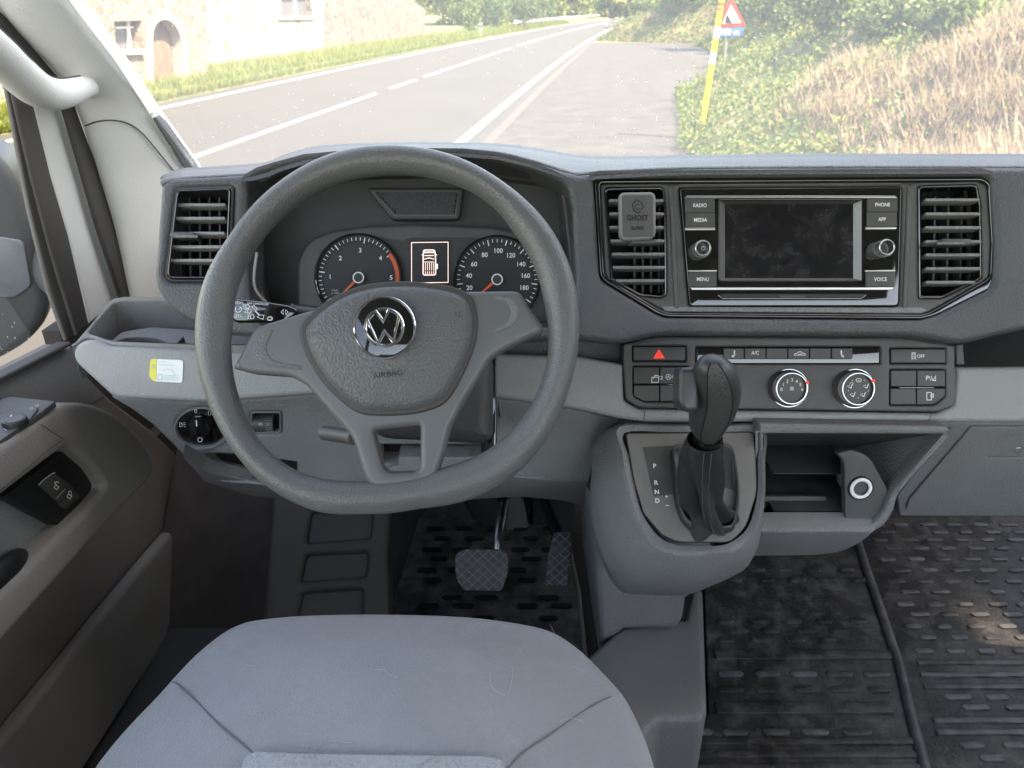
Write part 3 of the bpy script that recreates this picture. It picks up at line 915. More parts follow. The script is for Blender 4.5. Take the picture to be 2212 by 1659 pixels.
for (u, v) in ((393, 918), (455, 893)):
    stroke(b, KD, [(u - 5, v - 5), (u - 1, v - 4), (u + 1, v), (u - 1, v + 4), (u - 5, v + 4)], 1.4, M['white'], -.0034, closed=True)
    for k in (-4, 0, 4): stroke(b, KD, [(u + 3, v + k), (u + 8, v + k - 1)], 1.2, M['white'], -.0034)
stroke(b, KD, circ(432, 950, 5, 5, 8), 1.3, M['white'], .0188, closed=True)
b.build("switch_marks", sw)
lv = thing("beam_leveller", "small black thumbwheel set in the knee panel behind the wheel rim", "thumbwheel", tuple(KD.hit(574, 912)))
b = MB()
plate(b, KD, rect(539, 889, 608, 938, 8), .0015, .012, .002, M['lower'], holes=[rect(545, 894, 603, 933, 5)])
plate(b, KD, rect(545, 894, 603, 933, 5), -.008, .01, 0, M['gloss'])
b.build("bezel", lv)
b = MB()
c = KD.hit(573, 914, -.010)
tube(b, [c - KD.x * .015, c + KD.x * .015], .014, M['button'], 24)
for k in range(9): box(b, c + KD.x * .009 + Vector((0, -.0135 * math.cos(R(-60 + k * 15)), .0135 * math.sin(R(-60 + k * 15)))), (.010, .0015, .0015), M['lower'])
wl_ = b.build("thumbwheel", lv)
b = MB()
stroke(b, KD, [(560, 914), (566, 914), (566, 918), (560, 918)], 1.3, M['white'], .0045, closed=True); stroke(b, KD, [(577, 916), (582, 916)], 1.4, M['white'], .0045)
b.build("wheel_marks", wl_)

# sticker
b = MB()
stp = [(325, 775, 7), (396, 778, 7), (394, 827, 6), (334, 824, 5), (322, 814, 5)]
plate(b, LB, stp, .0012, .0012, 0, M['paper'])
stk = b.build("warning_sticker", None, label="white and yellow warning sticker on the pale band left of the wheel", cat="sticker")
b = MB()
plate(b, LB, [(325, 775, 7), (339, 776), (337, 824), (332, 823, 3), (322, 814, 5)], .0016, .0004, 0, M['yellow'])
b.build("yellow_edge", stk)
b = MB()
stroke(b, LB, [(328, 795), (332, 787), (336, 795)], 1.2, M['sage'], .002, closed=True)
stroke(b, LB, rect(341, 809, 350, 820), 1.2, M['sage'], .002, closed=True)
stroke(b, LB, [(343, 788), (375, 789)], 1.0, M['sage'], .002); stroke(b, LB, [(343, 782), (360, 782)], .9, M['sage'], .002)
stroke(b, LB, [(352, 800), (362, 797), (372, 800), (378, 808), (372, 814)], .9, M['sage'], .002)
for k in range(4): stroke(b, LB, [(354, 811 + 3 * k), (386, 812 + 3 * k)], .7, M['sage'], .002)
b.build("sticker_print", stk)

# right hand dash: tray above the band, glovebox
b = MB()
plate(b, LB, [(2060, 700), (2900, 660), (2900, 800), (2060, 800)], -.14, .01, 0, M['trimdark'])
zr = LB.hit(2200, 791, -.003).z
zrp = zpl(zr)
zz = LB.hit(2200, 791, 0)
b.add([LB.hit(2066, 792, -.004), LB.hit(2900, 792, -.004), LB.hit(2900, 792, -.004) + Vector((0, .16, -.004)), LB.hit(2066, 792, -.004) + Vector((0, .16, -.004))], [[0, 1, 2, 3]], M['recess'], False)
box(b, LB.hit(2150, 775, -.07), (.16, .004, .03), M['black'], bevel=.001)
plate(b, LB, [(2064, 745), (2082, 742), (2086, 792), (2066, 794)], -.012, .06, .003, M['trimdark'])
b.build("dash_shelf", dash, label="dark open shelf at the right of the dashboard")
GB = tilt(2100, 1000, .935, -5)
b = MB()
plate(b, GB, [(1392, 911), (2012, 911), (2900, 912), (2900, 1118), (1944, 1116), (1938, 1070), (2052, 925), (1392, 925)], 0, .05, .004, M['lower'])
b.build("lower_dash_panel", dash)
b = MB()
plate(b, GB, [(2099, 922, 3), (2900, 921), (2900, 1100), (1958, 1099), (1965, 1078)], .004, .008, .002, M['lower'], holes=[[(2168, 944, 6), (2260, 944, 6), (2260, 989), (2132, 988, 6)]])
gbx = b.build("glovebox_lid", dash)
b = MB()
plate(b, GB, [(2167, 943), (2262, 943), (2262, 990), (2130, 989)], -.003, .003, 0, M['trimdark'])
ring(b, GB, GB.loc(2200, 971), .004, .0075, .0, .002, M['black'])
stroke(b, GB, [(2195, 968), (2205, 967)], 2, M['white'], .001)
b.build("lid_latch", gbx)
b = MB()
stroke(b, GB, [(2099, 921), (1965, 1078), (1958, 1100)], 2.2, M['void'], .0012)
stroke(b, GB, [(2099, 921), (2500, 921)], 1.6, M['void'], .0012)
b.build("lid_gap", dash)
# ------------------------------------------------------------ cubby with socket, right of the gear lever
cub = thing("cubby_shelf", "open grey storage cubby with white ringed power socket, right of the gear console", "storage shelf", tuple(GB.hit(1780, 1140)))
SH = tilt(1780, 1145, .85, 12)
b = MB()
o_ = [(1640, 915), (2048, 922, 4), (2054, 930, 4), (1985, 1010), (1942, 1066, 16), (1928, 1118, 26), (1893, 1152, 26), (1640, 1153)]
h_ = [(1640, 938), (2036, 939, 5), (2038, 942), (1978, 1008), (1924, 1072, 24), (1908, 1114, 20), (1880, 1136, 14), (1640, 1136)]
plate(b, SH, o_, 0, .03, .005, M['lower'], holes=[h_], seg=5)
C2 = tilt(1740, 1150, .845, -24)
plate(b, C2, [(1540, 1148), (1894, 1148), (1868, 1172, 20), (1820, 1196, 30), (1760, 1203), (1540, 1206)], 0, .03, .008, M['lower'])
b.build("shelf_surround", cub)
b = MB()
# slanting inner side wall, back and floor
def quad(mb, P, m): mb.add(P, [[0, 1, 2, 3]], m, False)
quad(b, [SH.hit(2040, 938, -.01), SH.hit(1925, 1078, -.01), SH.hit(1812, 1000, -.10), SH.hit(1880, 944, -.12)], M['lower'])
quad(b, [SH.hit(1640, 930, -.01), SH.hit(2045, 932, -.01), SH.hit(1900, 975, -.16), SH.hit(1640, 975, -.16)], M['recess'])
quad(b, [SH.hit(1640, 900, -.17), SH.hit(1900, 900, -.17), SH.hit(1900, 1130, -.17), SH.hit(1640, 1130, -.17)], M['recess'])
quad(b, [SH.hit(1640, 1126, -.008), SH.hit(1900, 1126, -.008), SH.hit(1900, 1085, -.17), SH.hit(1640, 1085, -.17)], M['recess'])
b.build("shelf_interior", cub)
b = MB()
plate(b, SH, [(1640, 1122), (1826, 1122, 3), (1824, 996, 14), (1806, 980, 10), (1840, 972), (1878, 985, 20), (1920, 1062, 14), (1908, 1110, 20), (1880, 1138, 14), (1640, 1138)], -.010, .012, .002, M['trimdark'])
so_ = b.build("socket_panel", cub)
b = MB()
loft(b, [[SH.hit(u, v, -.012) for u, v in [(1806, 981), (1824, 996), (1827, 1121), (1640, 1121)]], [SH.hit(u, v, -.16) for u, v in [(1806, 981), (1820, 996), (1822, 1110), (1640, 1110)]]], M['recess'], closed=False)
b.build("inner_wall", cub)
b = MB()
c = SH.loc(1861, 1056, -.006); mp = SH.mpp(1861, 1056)
ring(b, SH, c, 24 * mp, 27.5 * mp, -.007, .003, M['black'])
ring(b, SH, c, 16.5 * mp, 24 * mp, -.0055, .004, M['paper'])
loft(b, [[SH.w(c[0] + 16.5 * mp * math.cos(a) * k, c[1] + 16.5 * mp * math.sin(a) * k, z) for a in [2 * math.pi * i / 32 for i in range(32)]] for k, z in ((1, -.007), (.97, -.03), (0.01, -.031))], M['black'])
ring(b, SH, c, 15.5 * mp, 16.5 * mp, -.0066, .002, M['steel'])
b.build("power_socket", cub, label="round power socket with white ring")
b = MB()
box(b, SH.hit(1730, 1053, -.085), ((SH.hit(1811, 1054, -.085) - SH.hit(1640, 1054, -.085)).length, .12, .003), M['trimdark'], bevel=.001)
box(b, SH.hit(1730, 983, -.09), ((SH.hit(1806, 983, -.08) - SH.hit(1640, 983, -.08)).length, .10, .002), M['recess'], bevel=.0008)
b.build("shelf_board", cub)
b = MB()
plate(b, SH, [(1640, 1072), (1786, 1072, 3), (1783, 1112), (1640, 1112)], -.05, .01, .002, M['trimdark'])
plate(b, SH, [(1640, 1084), (1771, 1084, 3), (1771, 1108, 3), (1640, 1108)], -.048, .002, 0, M['black'])
up = b.build("usb_panel", cub)
for u in (1672, 1720):
    b = MB(); stroke(b, SH, rounded(rect(u - 8, 1092, u + 8, 1099, 3), 0, 3), 2, M['greyprint'], -.0475, closed=True)
    b.build("usb_port", up)
b = MB()
for u in (1651, 1742):
    stroke(b, SH, [(u - 7, 1096), (u + 7, 1095)], 1.2, M['greyprint'], -.0474); stroke(b, SH, circ(u - 7, 1096, 1.5, n=6), 1.4, M['greyprint'], -.0474, closed=True)
    stroke(b, SH, [(u - 3, 1096), (u + 1, 1092), (u + 4, 1092)], 1, M['greyprint'], -.0474)
b.build("usb_marks", up)

# ------------------------------------------------------------ radio
rad = thing("car_radio", "black touchscreen radio with six grey buttons and two knobs in the centre of the dash", "radio", tuple(FD.hit(1711, 662)))
b = MB()
scr_h = rect(1555, 433, 1861, 606, 3)
plate(b, FD, [(1469, 407, 6), (1948, 404, 6), (1941, 661, 10), (1490, 661, 8)], -.006, .03, .0015, M['gloss'], holes=[scr_h])
b.build("faceplate", rad)
b = MB()
oq = [(1555, 433), (1861, 433), (1861, 606), (1555, 606)]; iq = [(1566, 441), (1843, 441), (1843, 601), (1566, 601)]
O = [FD.hit(*p, -.006) for p in oq]; I = [FD.hit(*p, -.011) for p in iq]
for i, m_ in zip(range(4), ('gloss', 'satin', 'trimdark', 'trimdark')):
    j = (i + 1) % 4
    b.add([O[i], O[j], I[j], I[i]], [[0, 1, 2, 3]], M['dash_smooth'] if m_ == 'gloss' else (M['light'] if m_ == 'satin' else M[m_]), False)  # right chamfer paler: the light it reflects is put into its colour
b.build("screen_frame", rad)
b = MB(); b.add(I, [[0, 1, 2, 3]], M['screen'], False); b.build("screen", rad, label="blank smudged touchscreen")
b = MB()
def bar(u0, u1, v0, v1, ch, m='satin', off=-.003):
    plate(b, FD, [(u0 + ch, v0), (u1 - ch, v0), (u1, v1), (u0, v1)] if v1 < 500 and v0 < 430 else ([(u0, v0), (u1, v0), (u1 - ch, v1), (u0 + ch, v1)] if v0 > 610 else rect(u0, v0, u1, v1)), off, .004, .0008, M[m])
bar(1479, 1939, 422.5, 427.5, 5); bar(1490, 1931, 620.5, 626, 5)
bar(1480, 1545, 491.5, 496.5, 0); bar(1871, 1937, 490.5, 495, 0); bar(1487, 1549, 583.5, 586.5, 0); bar(1870, 1934, 583, 586.5, 0)
b.build("metal_strips", rad)
for s, u0, v0, u1, v1 in [("RADIO", 1480, 428.5, 1544, 459.5), ("MEDIA", 1481, 460.5, 1545, 490.5), ("PHONE", 1874, 427.5, 1939, 457.5), ("APP", 1873, 458.5, 1938, 489.5), ("MENU", 1488, 587.5, 1548, 619.5), ("VOICE", 1871, 587.5, 1933, 619.5)]:
    b = MB(); plate(b, FD, rect(u0, v0, u1, v1, 1), -.0035, .004, .0007, M['button']); bt = b.build("button", rad)
    b = MB(); text(b, FD, s, (u0 + u1) / 2, (v0 + v1) / 2, 8.2, M['white'], -.0031, bold=.012, wide=.86); b.build("lettering", bt)
for u, v in ((1512, 540), (1903, 538)):
    b = MB(); mp = FD.mpp(u, v)
    rod(b, FD, u, v, 18.5 * mp, 17 * mp, -.006, .010, M['trimdark'], n=48, bev=.001)
    for k in range(36):
        a = 2 * math.pi * k / 36; c = FD.loc(u, v, -.006)
        p = FD.w(c[0] + 18.1 * mp * math.cos(a), c[1] + 18.1 * mp * math.sin(a), .0015)
        box(b, p, (.0008, .013, .0008), M['satin'], rot=rotof(FD))
    kb = b.build("knob", rad)
    b = MB(); c = FD.loc(u, v, -.006)
    ring(b, FD, c, 13.8 * mp, 17.2 * mp, .0108, .003, M['satin'], n=40); b.build("metal_ring", kb)
    b = MB(); rod(b, FD, u, v, 13.8 * mp, 13.8 * mp, .008, .0100, M['button']); 
    if u < 1600: ring(b, FD, c, 3.5 * mp, 4.6 * mp, .0104, 0, M['greyprint'], n=20); stroke(b, FD, [(c[0], c[1] + .0005), (c[0], c[1] + .0028)], .0006, M['greyprint'], .0105, px=False)
    b.build("knob_cap", kb)
b = MB()
stroke(b, FD, [(1551, 637), (1561, 645), (1861, 645), (1871, 637)], 1.2, M['greyprint'], -.0056)
plate(b, FD, [(1553, 635), (1870, 635), (1860, 643), (1562, 643)], -.0058, .002, 0, M['black'])
plate(b, FD, rect(1684, 638, 1740, 643), -.0050, .001, 0, M['button'])
b.build("disc_slot", rad)

# ------------------------------------------------------------ air freshener
af = thing("air_freshener", "grey rectangular clip-on air freshener on the vent left of the radio", "air freshener", tuple(FD.hit(1377, 520, .015)))
b = MB(); plate(b, FD, [(1338, 421, 9), (1345, 415, 9), (1409, 414, 9), (1417, 422, 9), (1417, 508, 10), (1407, 517, 9), (1348, 520, 9), (1339, 511, 9)], .022, .012, .003, M['freshrim'], r=6); b.build("case", af)
b = MB(); plate(b, FD, [(1343, 421, 7), (1411, 420, 7), (1412, 510, 7), (1345, 513, 7)], .0228, .003, .001, M['fresh'], r=6); fc = b.build("scent_pad", af)
b = MB()
text(b, FD, "GHOST", 1377, 471, 12, M['black'], .0232, bold=.03, wide=.86)
text(b, FD, "SUPER", 1377, 493, 7.5, M['black'], .0232, bold=.03, wide=.98)
stroke(b, FD, [(1368, 449), (1366, 442), (1372, 435), (1374, 430)], 2, M['black'], .0232)
stroke(b, FD, [(1377, 433), (1384, 436), (1390, 446), (1386, 453)], 2.4, M['black'], .0232)
stroke(b, FD, [(1367, 450), (1372, 457), (1378, 460), (1384, 455)], 2.4, M['black'], .0232)
stroke(b, FD, circ(1378, 447, 5, 6, 16, 30, 300), 1.6, M['black'], .0232)
b.build("lettering", fc)
b = MB(); box(b, FD.hit(1387, 525, .003), (.031, .026, .006), M['fresh'], rot=rotof(FD), bevel=.002); b.build("clip", af)

# ------------------------------------------------------------ climate and switch panel
cl = thing("control_panel", "dark panel of switches with two round silver-rimmed dials below the radio", "control panel", tuple(LB.hit(1700, 880)))
b = MB()
cp_out = [(1346, 745, 3), (1400, 730, 12), (1425, 727), (1990, 729, 20), (2064, 748, 3), (2064, 790), (2067, 808), (2065, 872, 6), (2055, 880), (2026, 890, 10), (1382, 881, 10), (1352, 864, 6), (1346, 790)]
plate(b, LB, cp_out, .002, .02, .003, M['trimdark'],
      holes=[rect(1366, 747, 1483, 781, 4), rect(1503, 749, 1903, 786, 4), rect(1923, 752, 2045, 786, 3), [(1367, 791, 6), (1489, 791, 6), (1489, 869, 4), (1390, 869, 8), (1367, 856, 6)], [(1923, 798, 4), (2044, 798, 6), (2044, 856, 6), (2020, 876, 8), (1922, 876, 4)]])
plate(b, LB, [(1350, 735), (2062, 735), (2062, 880), (1355, 875)], -.008, .003, 0, M['void'])
b.build("panel_face", cl)
b = MB()
plate(b, LB, rect(1505, 751, 1901, 785, 3), -.002, .004, .0008, M['gloss'])
b.build("gloss_strip", cl)
def button(out, marks=None, bev=.0012, off=.0015, nm="button", lab=None):
    b = MB(); plate(b, LB, out, off, .006, bev, M['button']); o = b.build(nm, cl, label=lab)
    if marks:
        b = MB(); marks(b, off + .0004); b.build("marking", o)
    return o
W_ = M['white']
def S(b, pts, w, off, closed=False, m=None): stroke(b, LB, pts, w, m or W_, off, closed=closed)
def hz(b, o):
    S(b, [(1413, 773), (1423.5, 757), (1434, 773)], 2.4, o, True, M['red']); S(b, [(1418.5, 770), (1423.5, 763), (1428.5, 770)], 2.2, o, True, M['red'])
button(rect(1368, 749, 1481, 779, 2), hz, nm="hazard_button", lab="wide button with red hazard triangle")
def esc(b, o):
    text(b, LB, "OFF", 1989, 770, 8, W_, o, bold=.012, wide=.9); S(b, rect(1970, 762, 1977, 770), 1.3, o, True); S(b, [(1968, 772), (1973, 775), (1979, 772)], 1.3, o); S(b, [(1971, 765), (1976, 765)], 1.2, o); S(b, [(1969, 777), (1972, 774)], 1.2, o); S(b, [(1979, 777), (1976, 774)], 1.2, o)
button(rect(1925, 754, 2043, 784, 2), esc, lab="wide button marked OFF")
seat = lambda x, s: (lambda b, o: (S(b, [(x - 3 * s + 5 * s, 757), (x + 1.5 * s, 762), (x + 1 * s, 768)], 3, o), S(b, [(x + 1 * s, 769), (x - 4 * s, 770)], 4, o)))
def car(b, o): S(b, [(1716, 767), (1717, 764), (1721, 763), (1725, 760), (1731, 760), (1735, 763), (1739, 764), (1740, 767)], 1.4, o, True); S(b, [(1724, 765), (1732, 765)], 1.3, o); S(b, [(1732, 765), (1730, 763)], 1, o)
us = [1562, 1608, 1655, 1702, 1749, 1796, 1843]
mk = [seat(1585, 1), lambda b, o: text(b, LB, "A/C", 1631.5, 762.5, 8.2, W_, o, wide=.9), None, car, None, seat(1819, -1)]
for k in range(6): button([(us[k] + .7, 752, 1), (us[k + 1] - .7, 752, 1), (us[k + 1] - .7, 776, 6 if k == 5 else 1), (us[k] + .7, 776, 6 if k == 0 else 1)], mk[k])
def bat(b, o): S(b, rect(1408, 815, 1423, 826), 1.6, o, True); S(b, [(1414, 815), (1414, 811), (1420, 811), (1424, 813), (1430, 813), (1430, 819), (1425, 819)], 1.5, o); S(b, [(1411, 818), (1413, 818)], 1, o)
def aoff(b, o): S(b, circ(1444, 814, 5.5, 5.5, 18), 1.2, o, True); text(b, LB, "A", 1444, 814, 6, W_, o); text(b, LB, "OFF", 1459, 814, 7.5, W_, o, wide=.85)
button([(1369, 793, 5), (1424, 793, 1), (1424, 829, 1), (1369, 829, 1)], bat); button([(1426, 793, 1), (1487, 793, 5), (1487, 829, 1), (1426, 829, 1)], aoff)
button([(1369, 832, 1), (1424, 832, 1), (1424, 867, 1), (1391, 867, 6), (1369, 855, 5)]); button([(1426, 832, 1), (1487, 832, 1), (1487, 867, 3), (1426, 867, 1)])
def park(b, o): text(b, LB, "P", 2003, 817, 10, W_, o, bold=.02); S(b, [(2008, 813), (2010, 822)], 1.3, o); S(b, [(2012, 812), (2014, 822)], 1.3, o); S(b, [(2015, 822), (2021, 812), (2021, 822)], 1.8, o, True)
def fold(b, o): S(b, rect(2003, 860, 2011, 875, 0), 1.7, o, True) if 0 else S(b, [(2002, 848), (2012, 848), (2012, 864), (2002, 864)], 1.7, o, True); S(b, [(2011, 853), (2016, 851), (2016, 858), (2011, 857)], 1.8, o, True)
button([(1925, 800, 2), (1980, 800, 1), (1980, 835, 1), (1925, 835, 1)]); button([(1982, 800, 1), (2042, 800, 5), (2042, 835, 1), (1982, 835, 1)], park)
button([(1924, 839, 1), (1979, 839, 1), (1979, 874, 1), (1924, 874, 2)]); button([(1981, 839, 1), (2042, 839, 1), (2042, 855, 4), (2019, 874, 6), (1981, 874, 1)], fold)
b = MB()
plate(b, LB, rect(1403, 829.3, 1489, 832, 1), .0022, .003, .0004, M['gloss']); plate(b, LB, rect(1943, 836, 2018, 839, 1), .0022, .003, .0004, M['gloss'])
b.build("gloss_bars", cl)
def dial(u, v, ru, marks, lab, pa):
    b = MB(); mp = LB.mpp(u, v)
    rod(b, LB, u, v, ru * mp, (ru - 2) * mp, .001, .004, M['black'], n=56)
    rod(b, LB, u, v, (ru - 4) * mp, (ru - 8) * mp, .003, .0145, M['trimdark'], n=56, bev=.001)
    c = LB.loc(u, v, .002); r_ = (ru - 6) * mp
    for k in range(60):
        a = 2 * math.pi * k / 60
        box(b, LB.w(c[0] + (r_ + .0003) * math.cos(a), c[1] + (r_ + .0003) * math.sin(a), .008), (.0011, .010, .0011), M['dash_smooth'], rot=rotof(LB))
    o = b.build("dial", cl, label=lab)
    b = MB(); ring(b, LB, c, (ru - 3.2) * mp, ru * mp, .0052, .003, M['satin'], n=56); ring(b, LB, c, (ru - 11) * mp, (ru - 7.6) * mp, .0157, .004, M['satin'], n=56)
    b.build("metal_ring", o)
    b = MB(); a = R(pa)
    q = LB.w(c[0] + (ru - 7.5) * mp * math.cos(a), c[1] + (ru - 7.5) * mp * math.sin(a), .0145); box(b, q, (.004, .005, .004), M['red'], rot=rotof(LB), bevel=.001); b.build("pointer", o)
    b = MB(); mc = [c[0], c[1]]
    def T(s, du, dv, h, bold=.01): 
        k_ = 1.0; vs, fs = glyphs(s, bold); kk = h * mp / .73
        b.add([LB.w(mc[0] + du * mp + p.x * kk, mc[1] - dv * mp + p.y * kk, .0151) for p in vs], fs, W_, False)
    def L_(pts, w, closed=False): stroke(b, LB, [(mc[0] + x * mp, mc[1] - y * mp) for x, y in pts], w * mp, W_, .0151, closed=closed, px=False)
    marks(T, L_); b.build("marking", o)
    return o
def m1(T, L_):
    for s, x, y in (("0", -22, 2), ("1", -18, -8), ("2", -10, -15), ("3", 0, -18), ("4", 10, -15), ("5", 18, -8), ("6", 22, 2)): T(s, x, y, 7.5)
    for k in range(4):
        a = R(45 + 90 * k); L_([(2.6 * math.cos(a) + 1.8 * math.cos(t), 2.6 * math.sin(a) + 1.8 * math.sin(t)) for t in [2 * math.pi * i / 8 for i in range(8)]], .9, True)
def m2(T, L_):
    L_([(-6, -19), (-4, -22), (4, -22), (6, -19), (3, -15), (-3, -15)], 1.2, True); L_([(-2, -17), (-1, -19), (1, -17), (2, -19)], .8)
    for x, y in ((-17, -6), (17, -6), (-11, 12), (11, 12)):
        L_([(x - 6, y + 1), (x - 6, y - 1)], 2); L_([(x - 4, y + 2), (x + 1, y + 4), (x + 3, y - 3), (x + 5, y - 5)], 1.8); L_([(x - 4, y - 3), (x - 1, y - 1)], 1.1)
    L_([(-19, -12), (-15, -14), (-11, -12)], 1)
    for x, y in ((-13, -18), (13, -18), (-21, 4), (21, 4), (0, 19)): L_([(x - 1, y), (x + 1, y)], 1.5)
dial(1703, 838, 42, m1, "left dial with fan speeds 0 to 6", 22)
dial(1845, 839, 43, m2, "right dial with airflow direction symbols", 30)
b = MB(); plate(b, LB, [(1350, 744), (1450, 731), (1970, 733), (2060, 749), (2060, 751), (1970, 736), (1450, 734), (1350, 747)], .0035, .003, 0, M['black']); b.build("top_shadow_strip", cl)  # flat black strip in place of the shadow under the dash overhang

# ------------------------------------------------------------ instruments
ic = thing("instrument_cluster", "instrument cluster with rev counter, speedometer and display behind the wheel", "instrument cluster", tuple(FD.hit(925, 640, -.08)))
b = MB()
plate(b, FD, [(545, 390), (1235, 380), (1245, 720), (560, 720)], -.10, .005, 0, M['dash_smooth'])
b.build("hood_back_panel", ic)
b = MB()
plate(b, FD, [(790, 405, 8), (1002, 405, 8), (992, 475, 10), (846, 475, 10)], -.085, .02, .004, M['dash_smooth'])
plate(b, FD, [(803, 411, 3), (993, 411, 5), (986, 467, 5), (852, 467, 6)], -.0842, .002, .0005, M['trimdark'])
tp = [(810, 415), (989, 415), (982, 463), (854, 463)]
plate(b, FD, tp, -.0838, .001, 0, M['void'])
k = 812
while k < 1040:
    u0, v0, u1, v1 = k, 415.0, k - 48 * .9, 463.0
    def lx(v): return 810 + (854 - 810) * (v - 415) / 48
    def rx(v): return 989 + (982 - 989) * (v - 415) / 48
    seg_ = []
    for i in range(13):
        v = 415 + 4 * i; u = u0 + (u1 - u0) * i / 12
        if lx(v) + 1 < u < rx(v) - 1: seg_.append((u, v))
    if len(seg_) > 1: stroke(b, FD, seg_, 1.8, M['dash'], -.0832)
    k += 4.6
b.build("speaker_grille", ic, label="trapezoid mesh grille above the gauges")
b = MB()
body_o = [(640, 700), (640, 560, 30), (668, 515, 20), (720, 497), (807, 486), (900, 484), (974, 486), (1060, 490), (1130, 502), (1180, 520, 20), (1215, 570), (1225, 640), (1225, 700)]
plate(b, FD, body_o, -.070, .03, .006, M['trimdark'])
b.build("cluster_body", ic)
b = MB()
plate(b, FD, [(690, 690), (690, 540), (780, 506), (870, 520), (886, 513, 8), (1030, 513, 14), (1060, 520), (1150, 512), (1205, 580), (1205, 690)], -.0695, .002, .0004, M['dash_smooth'])
b.build("display_surround", ic)
def gauge(u, v, r, nums, lab, needle, red=None, small=None):
    b = MB(); mp = FD.mpp(u, v, -.066); c = FD.loc(u, v, -.066)
    rod(b, FD, u, v, r * mp * .985, r * mp * .985, -.069, -.0685, M['gauge'], n=64)
    # fine texture ring
    ring(b, FD, c, r * mp * .83, r * mp * .845, -.0683, 0, M['void'], n=64)
    o = b.build("gauge", ic, label=lab)
    b = MB(); ring(b, FD, c, r * mp * .965, r * mp * 1.01, -.062, .006, M['gloss'], n=72); b.build("bezel", o)
    b = MB()
    a0, a1, nt_ = nums[0]
    for k in range(nt_ + 1):
        a = R(a0 + (a1 - a0) * k / nt_); big = k % nums[1] == 0
        r0, r1 = (.80 if big else .855), .93
        stroke(b, FD, [(c[0] + r * mp * r0 * math.cos(a), c[1] + r * mp * r0 * math.sin(a)), (c[0] + r * mp * r1 * math.cos(a), c[1] + r * mp * r1 * math.sin(a))], (2.4 if big else 1.5) * mp, M['white'], -.0678, px=False)
    for s, x, y in nums[2]: text(b, FD, s, x, y, 10, M['white'], -.0678, bold=.015)
    if red: 
        ring(b, FD, c, r * mp * .84, r * mp * .93, -.0676, 0, M['needle'], n=20, a0=red[0], a1=red[1])
    if small:
        text(b, FD, "1/min", 723, 627, 4.5, M['greyprint'], -.0678); text(b, FD, "x 1000", 724, 633, 4.5, M['greyprint'], -.0678)
    b.build("scale_marks", o)
    b = MB()
    nx, ny = FD.loc(*needle, -.066); d = Vector((nx - c[0], ny - c[1])).normalized(); L = r * mp * .80; q = Vector((-d.y, d.x)) * .0024
    b.add([FD.w(c[0] + d.x * L, c[1] + d.y * L, -.0655), FD.w(c[0] + q.x, c[1] + q.y, -.0650), FD.w(c[0] - q.x, c[1] - q.y, -.0650)], [[0, 2, 1]], M['needle'], False)
    rod(b, FD, u, v, 12 * mp, 12 * mp, -.068, -.0635, M['dash_smooth'], n=32); ring(b, FD, c, 9.6 * mp, 12.5 * mp, -.0628, .001, M['white'], n=36)
    b.build("needle", o)
gauge(775, 600, 94, ((216, -15, 36), 7, [("1", 713, 598), ("2", 735, 558), ("3", 778, 541), ("4", 822, 558), ("5", 845, 600)]), "rev counter gauge with red zone", (733, 641), red=(38, -8), small=True)
gauge(1074, 604, 94, ((214, -34, 36), 4, [("20", 1014, 622), ("40", 1013, 596), ("60", 1024, 571), ("80", 1047, 551), ("100", 1076, 542), ("120", 1103, 552), ("140", 1125, 571), ("160", 1135, 596), ("180", 1132, 622)]), "speedometer gauge", (1045, 628))
b = MB()
plate(b, FD, rect(885, 519, 971, 615, 1), -.068, .002, .0004, M['gauge'])
sc_ = b.build("display", ic, label="small display with white outline of a van seen from above")
b = MB()
o_ = -.0675
def D(pts, w, closed=False): stroke(b, FD, pts, w, M['pink'], o_, closed=closed)
D([(889, 524), (968, 523), (968, 610), (889, 611)], 1.6, True)
D(rounded([(915, 540), (939, 540), (941, 560), (941, 594), (914, 594), (914, 560)], 4, 3), 2.4, True)
D([(916, 545), (938, 545)], 3.2); D([(917, 552), (937, 552)], 2); D([(916, 560), (927, 557), (938, 560)], 2); D([(916, 566), (938, 566)], 1.6); D([(911, 551), (915, 549)], 2); D([(939, 549), (944, 551)], 2)
for x in (919, 923.5, 928, 932.5, 937): D([(x, 568), (x, 584)], 1.5)
for x in (919, 923.5, 928, 932.5, 937): D([(x, 586), (x, 592)], 1.5)
D([(944, 570), (944, 581)], 3.4)
b.build("van_symbol", sc_)

# ------------------------------------------------------------ indicator stalk
st = thing("indicator_stalk", "black indicator and cruise stalk with white symbols left of the wheel hub", "stalk", tuple(FD.hit(560, 690, .03)))
SP_ = tilt(560, 675, .83, 22)
b = MB(); plate(b, SP_, [(497, 653, 8), (506, 645, 6), (570, 651), (622, 659), (641, 667, 6), (641, 682, 6), (612, 698, 6), (510, 698, 6), (498, 690, 6)], 0, .016, .004, M['gloss'], n=6)
hd = b.build("stalk_grip", st)
b = MB(); tube(b, [SP_.hit(630, 674, -.010), SP_.hit(760, 685, -.06)], .010, M['black'], 14); b.build("stalk_arm", st)
b = MB(); o2 = .0005
def K(pts, w=1.3, closed=False): stroke(b, SP_, pts, w, M['white'], o2, closed=closed)
text(b, SP_, "RES/+", 516, 654, 6.2, M['white'], o2, rot=-2, bold=.012); text(b, SP_, "SET/-", 514, 683, 6.5, M['white'], o2, bold=.012)
text(b, SP_, "ON CANCEL", 552, 656, 4.6, M['white'], o2, rot=-3); text(b, SP_, "OFF", 575, 658, 4.6, M['white'], o2)
K(circ(515, 668, 6.5, 6.5, 16, -60, 220), 1.7); K([(515, 669), (519, 665)], 1.5)
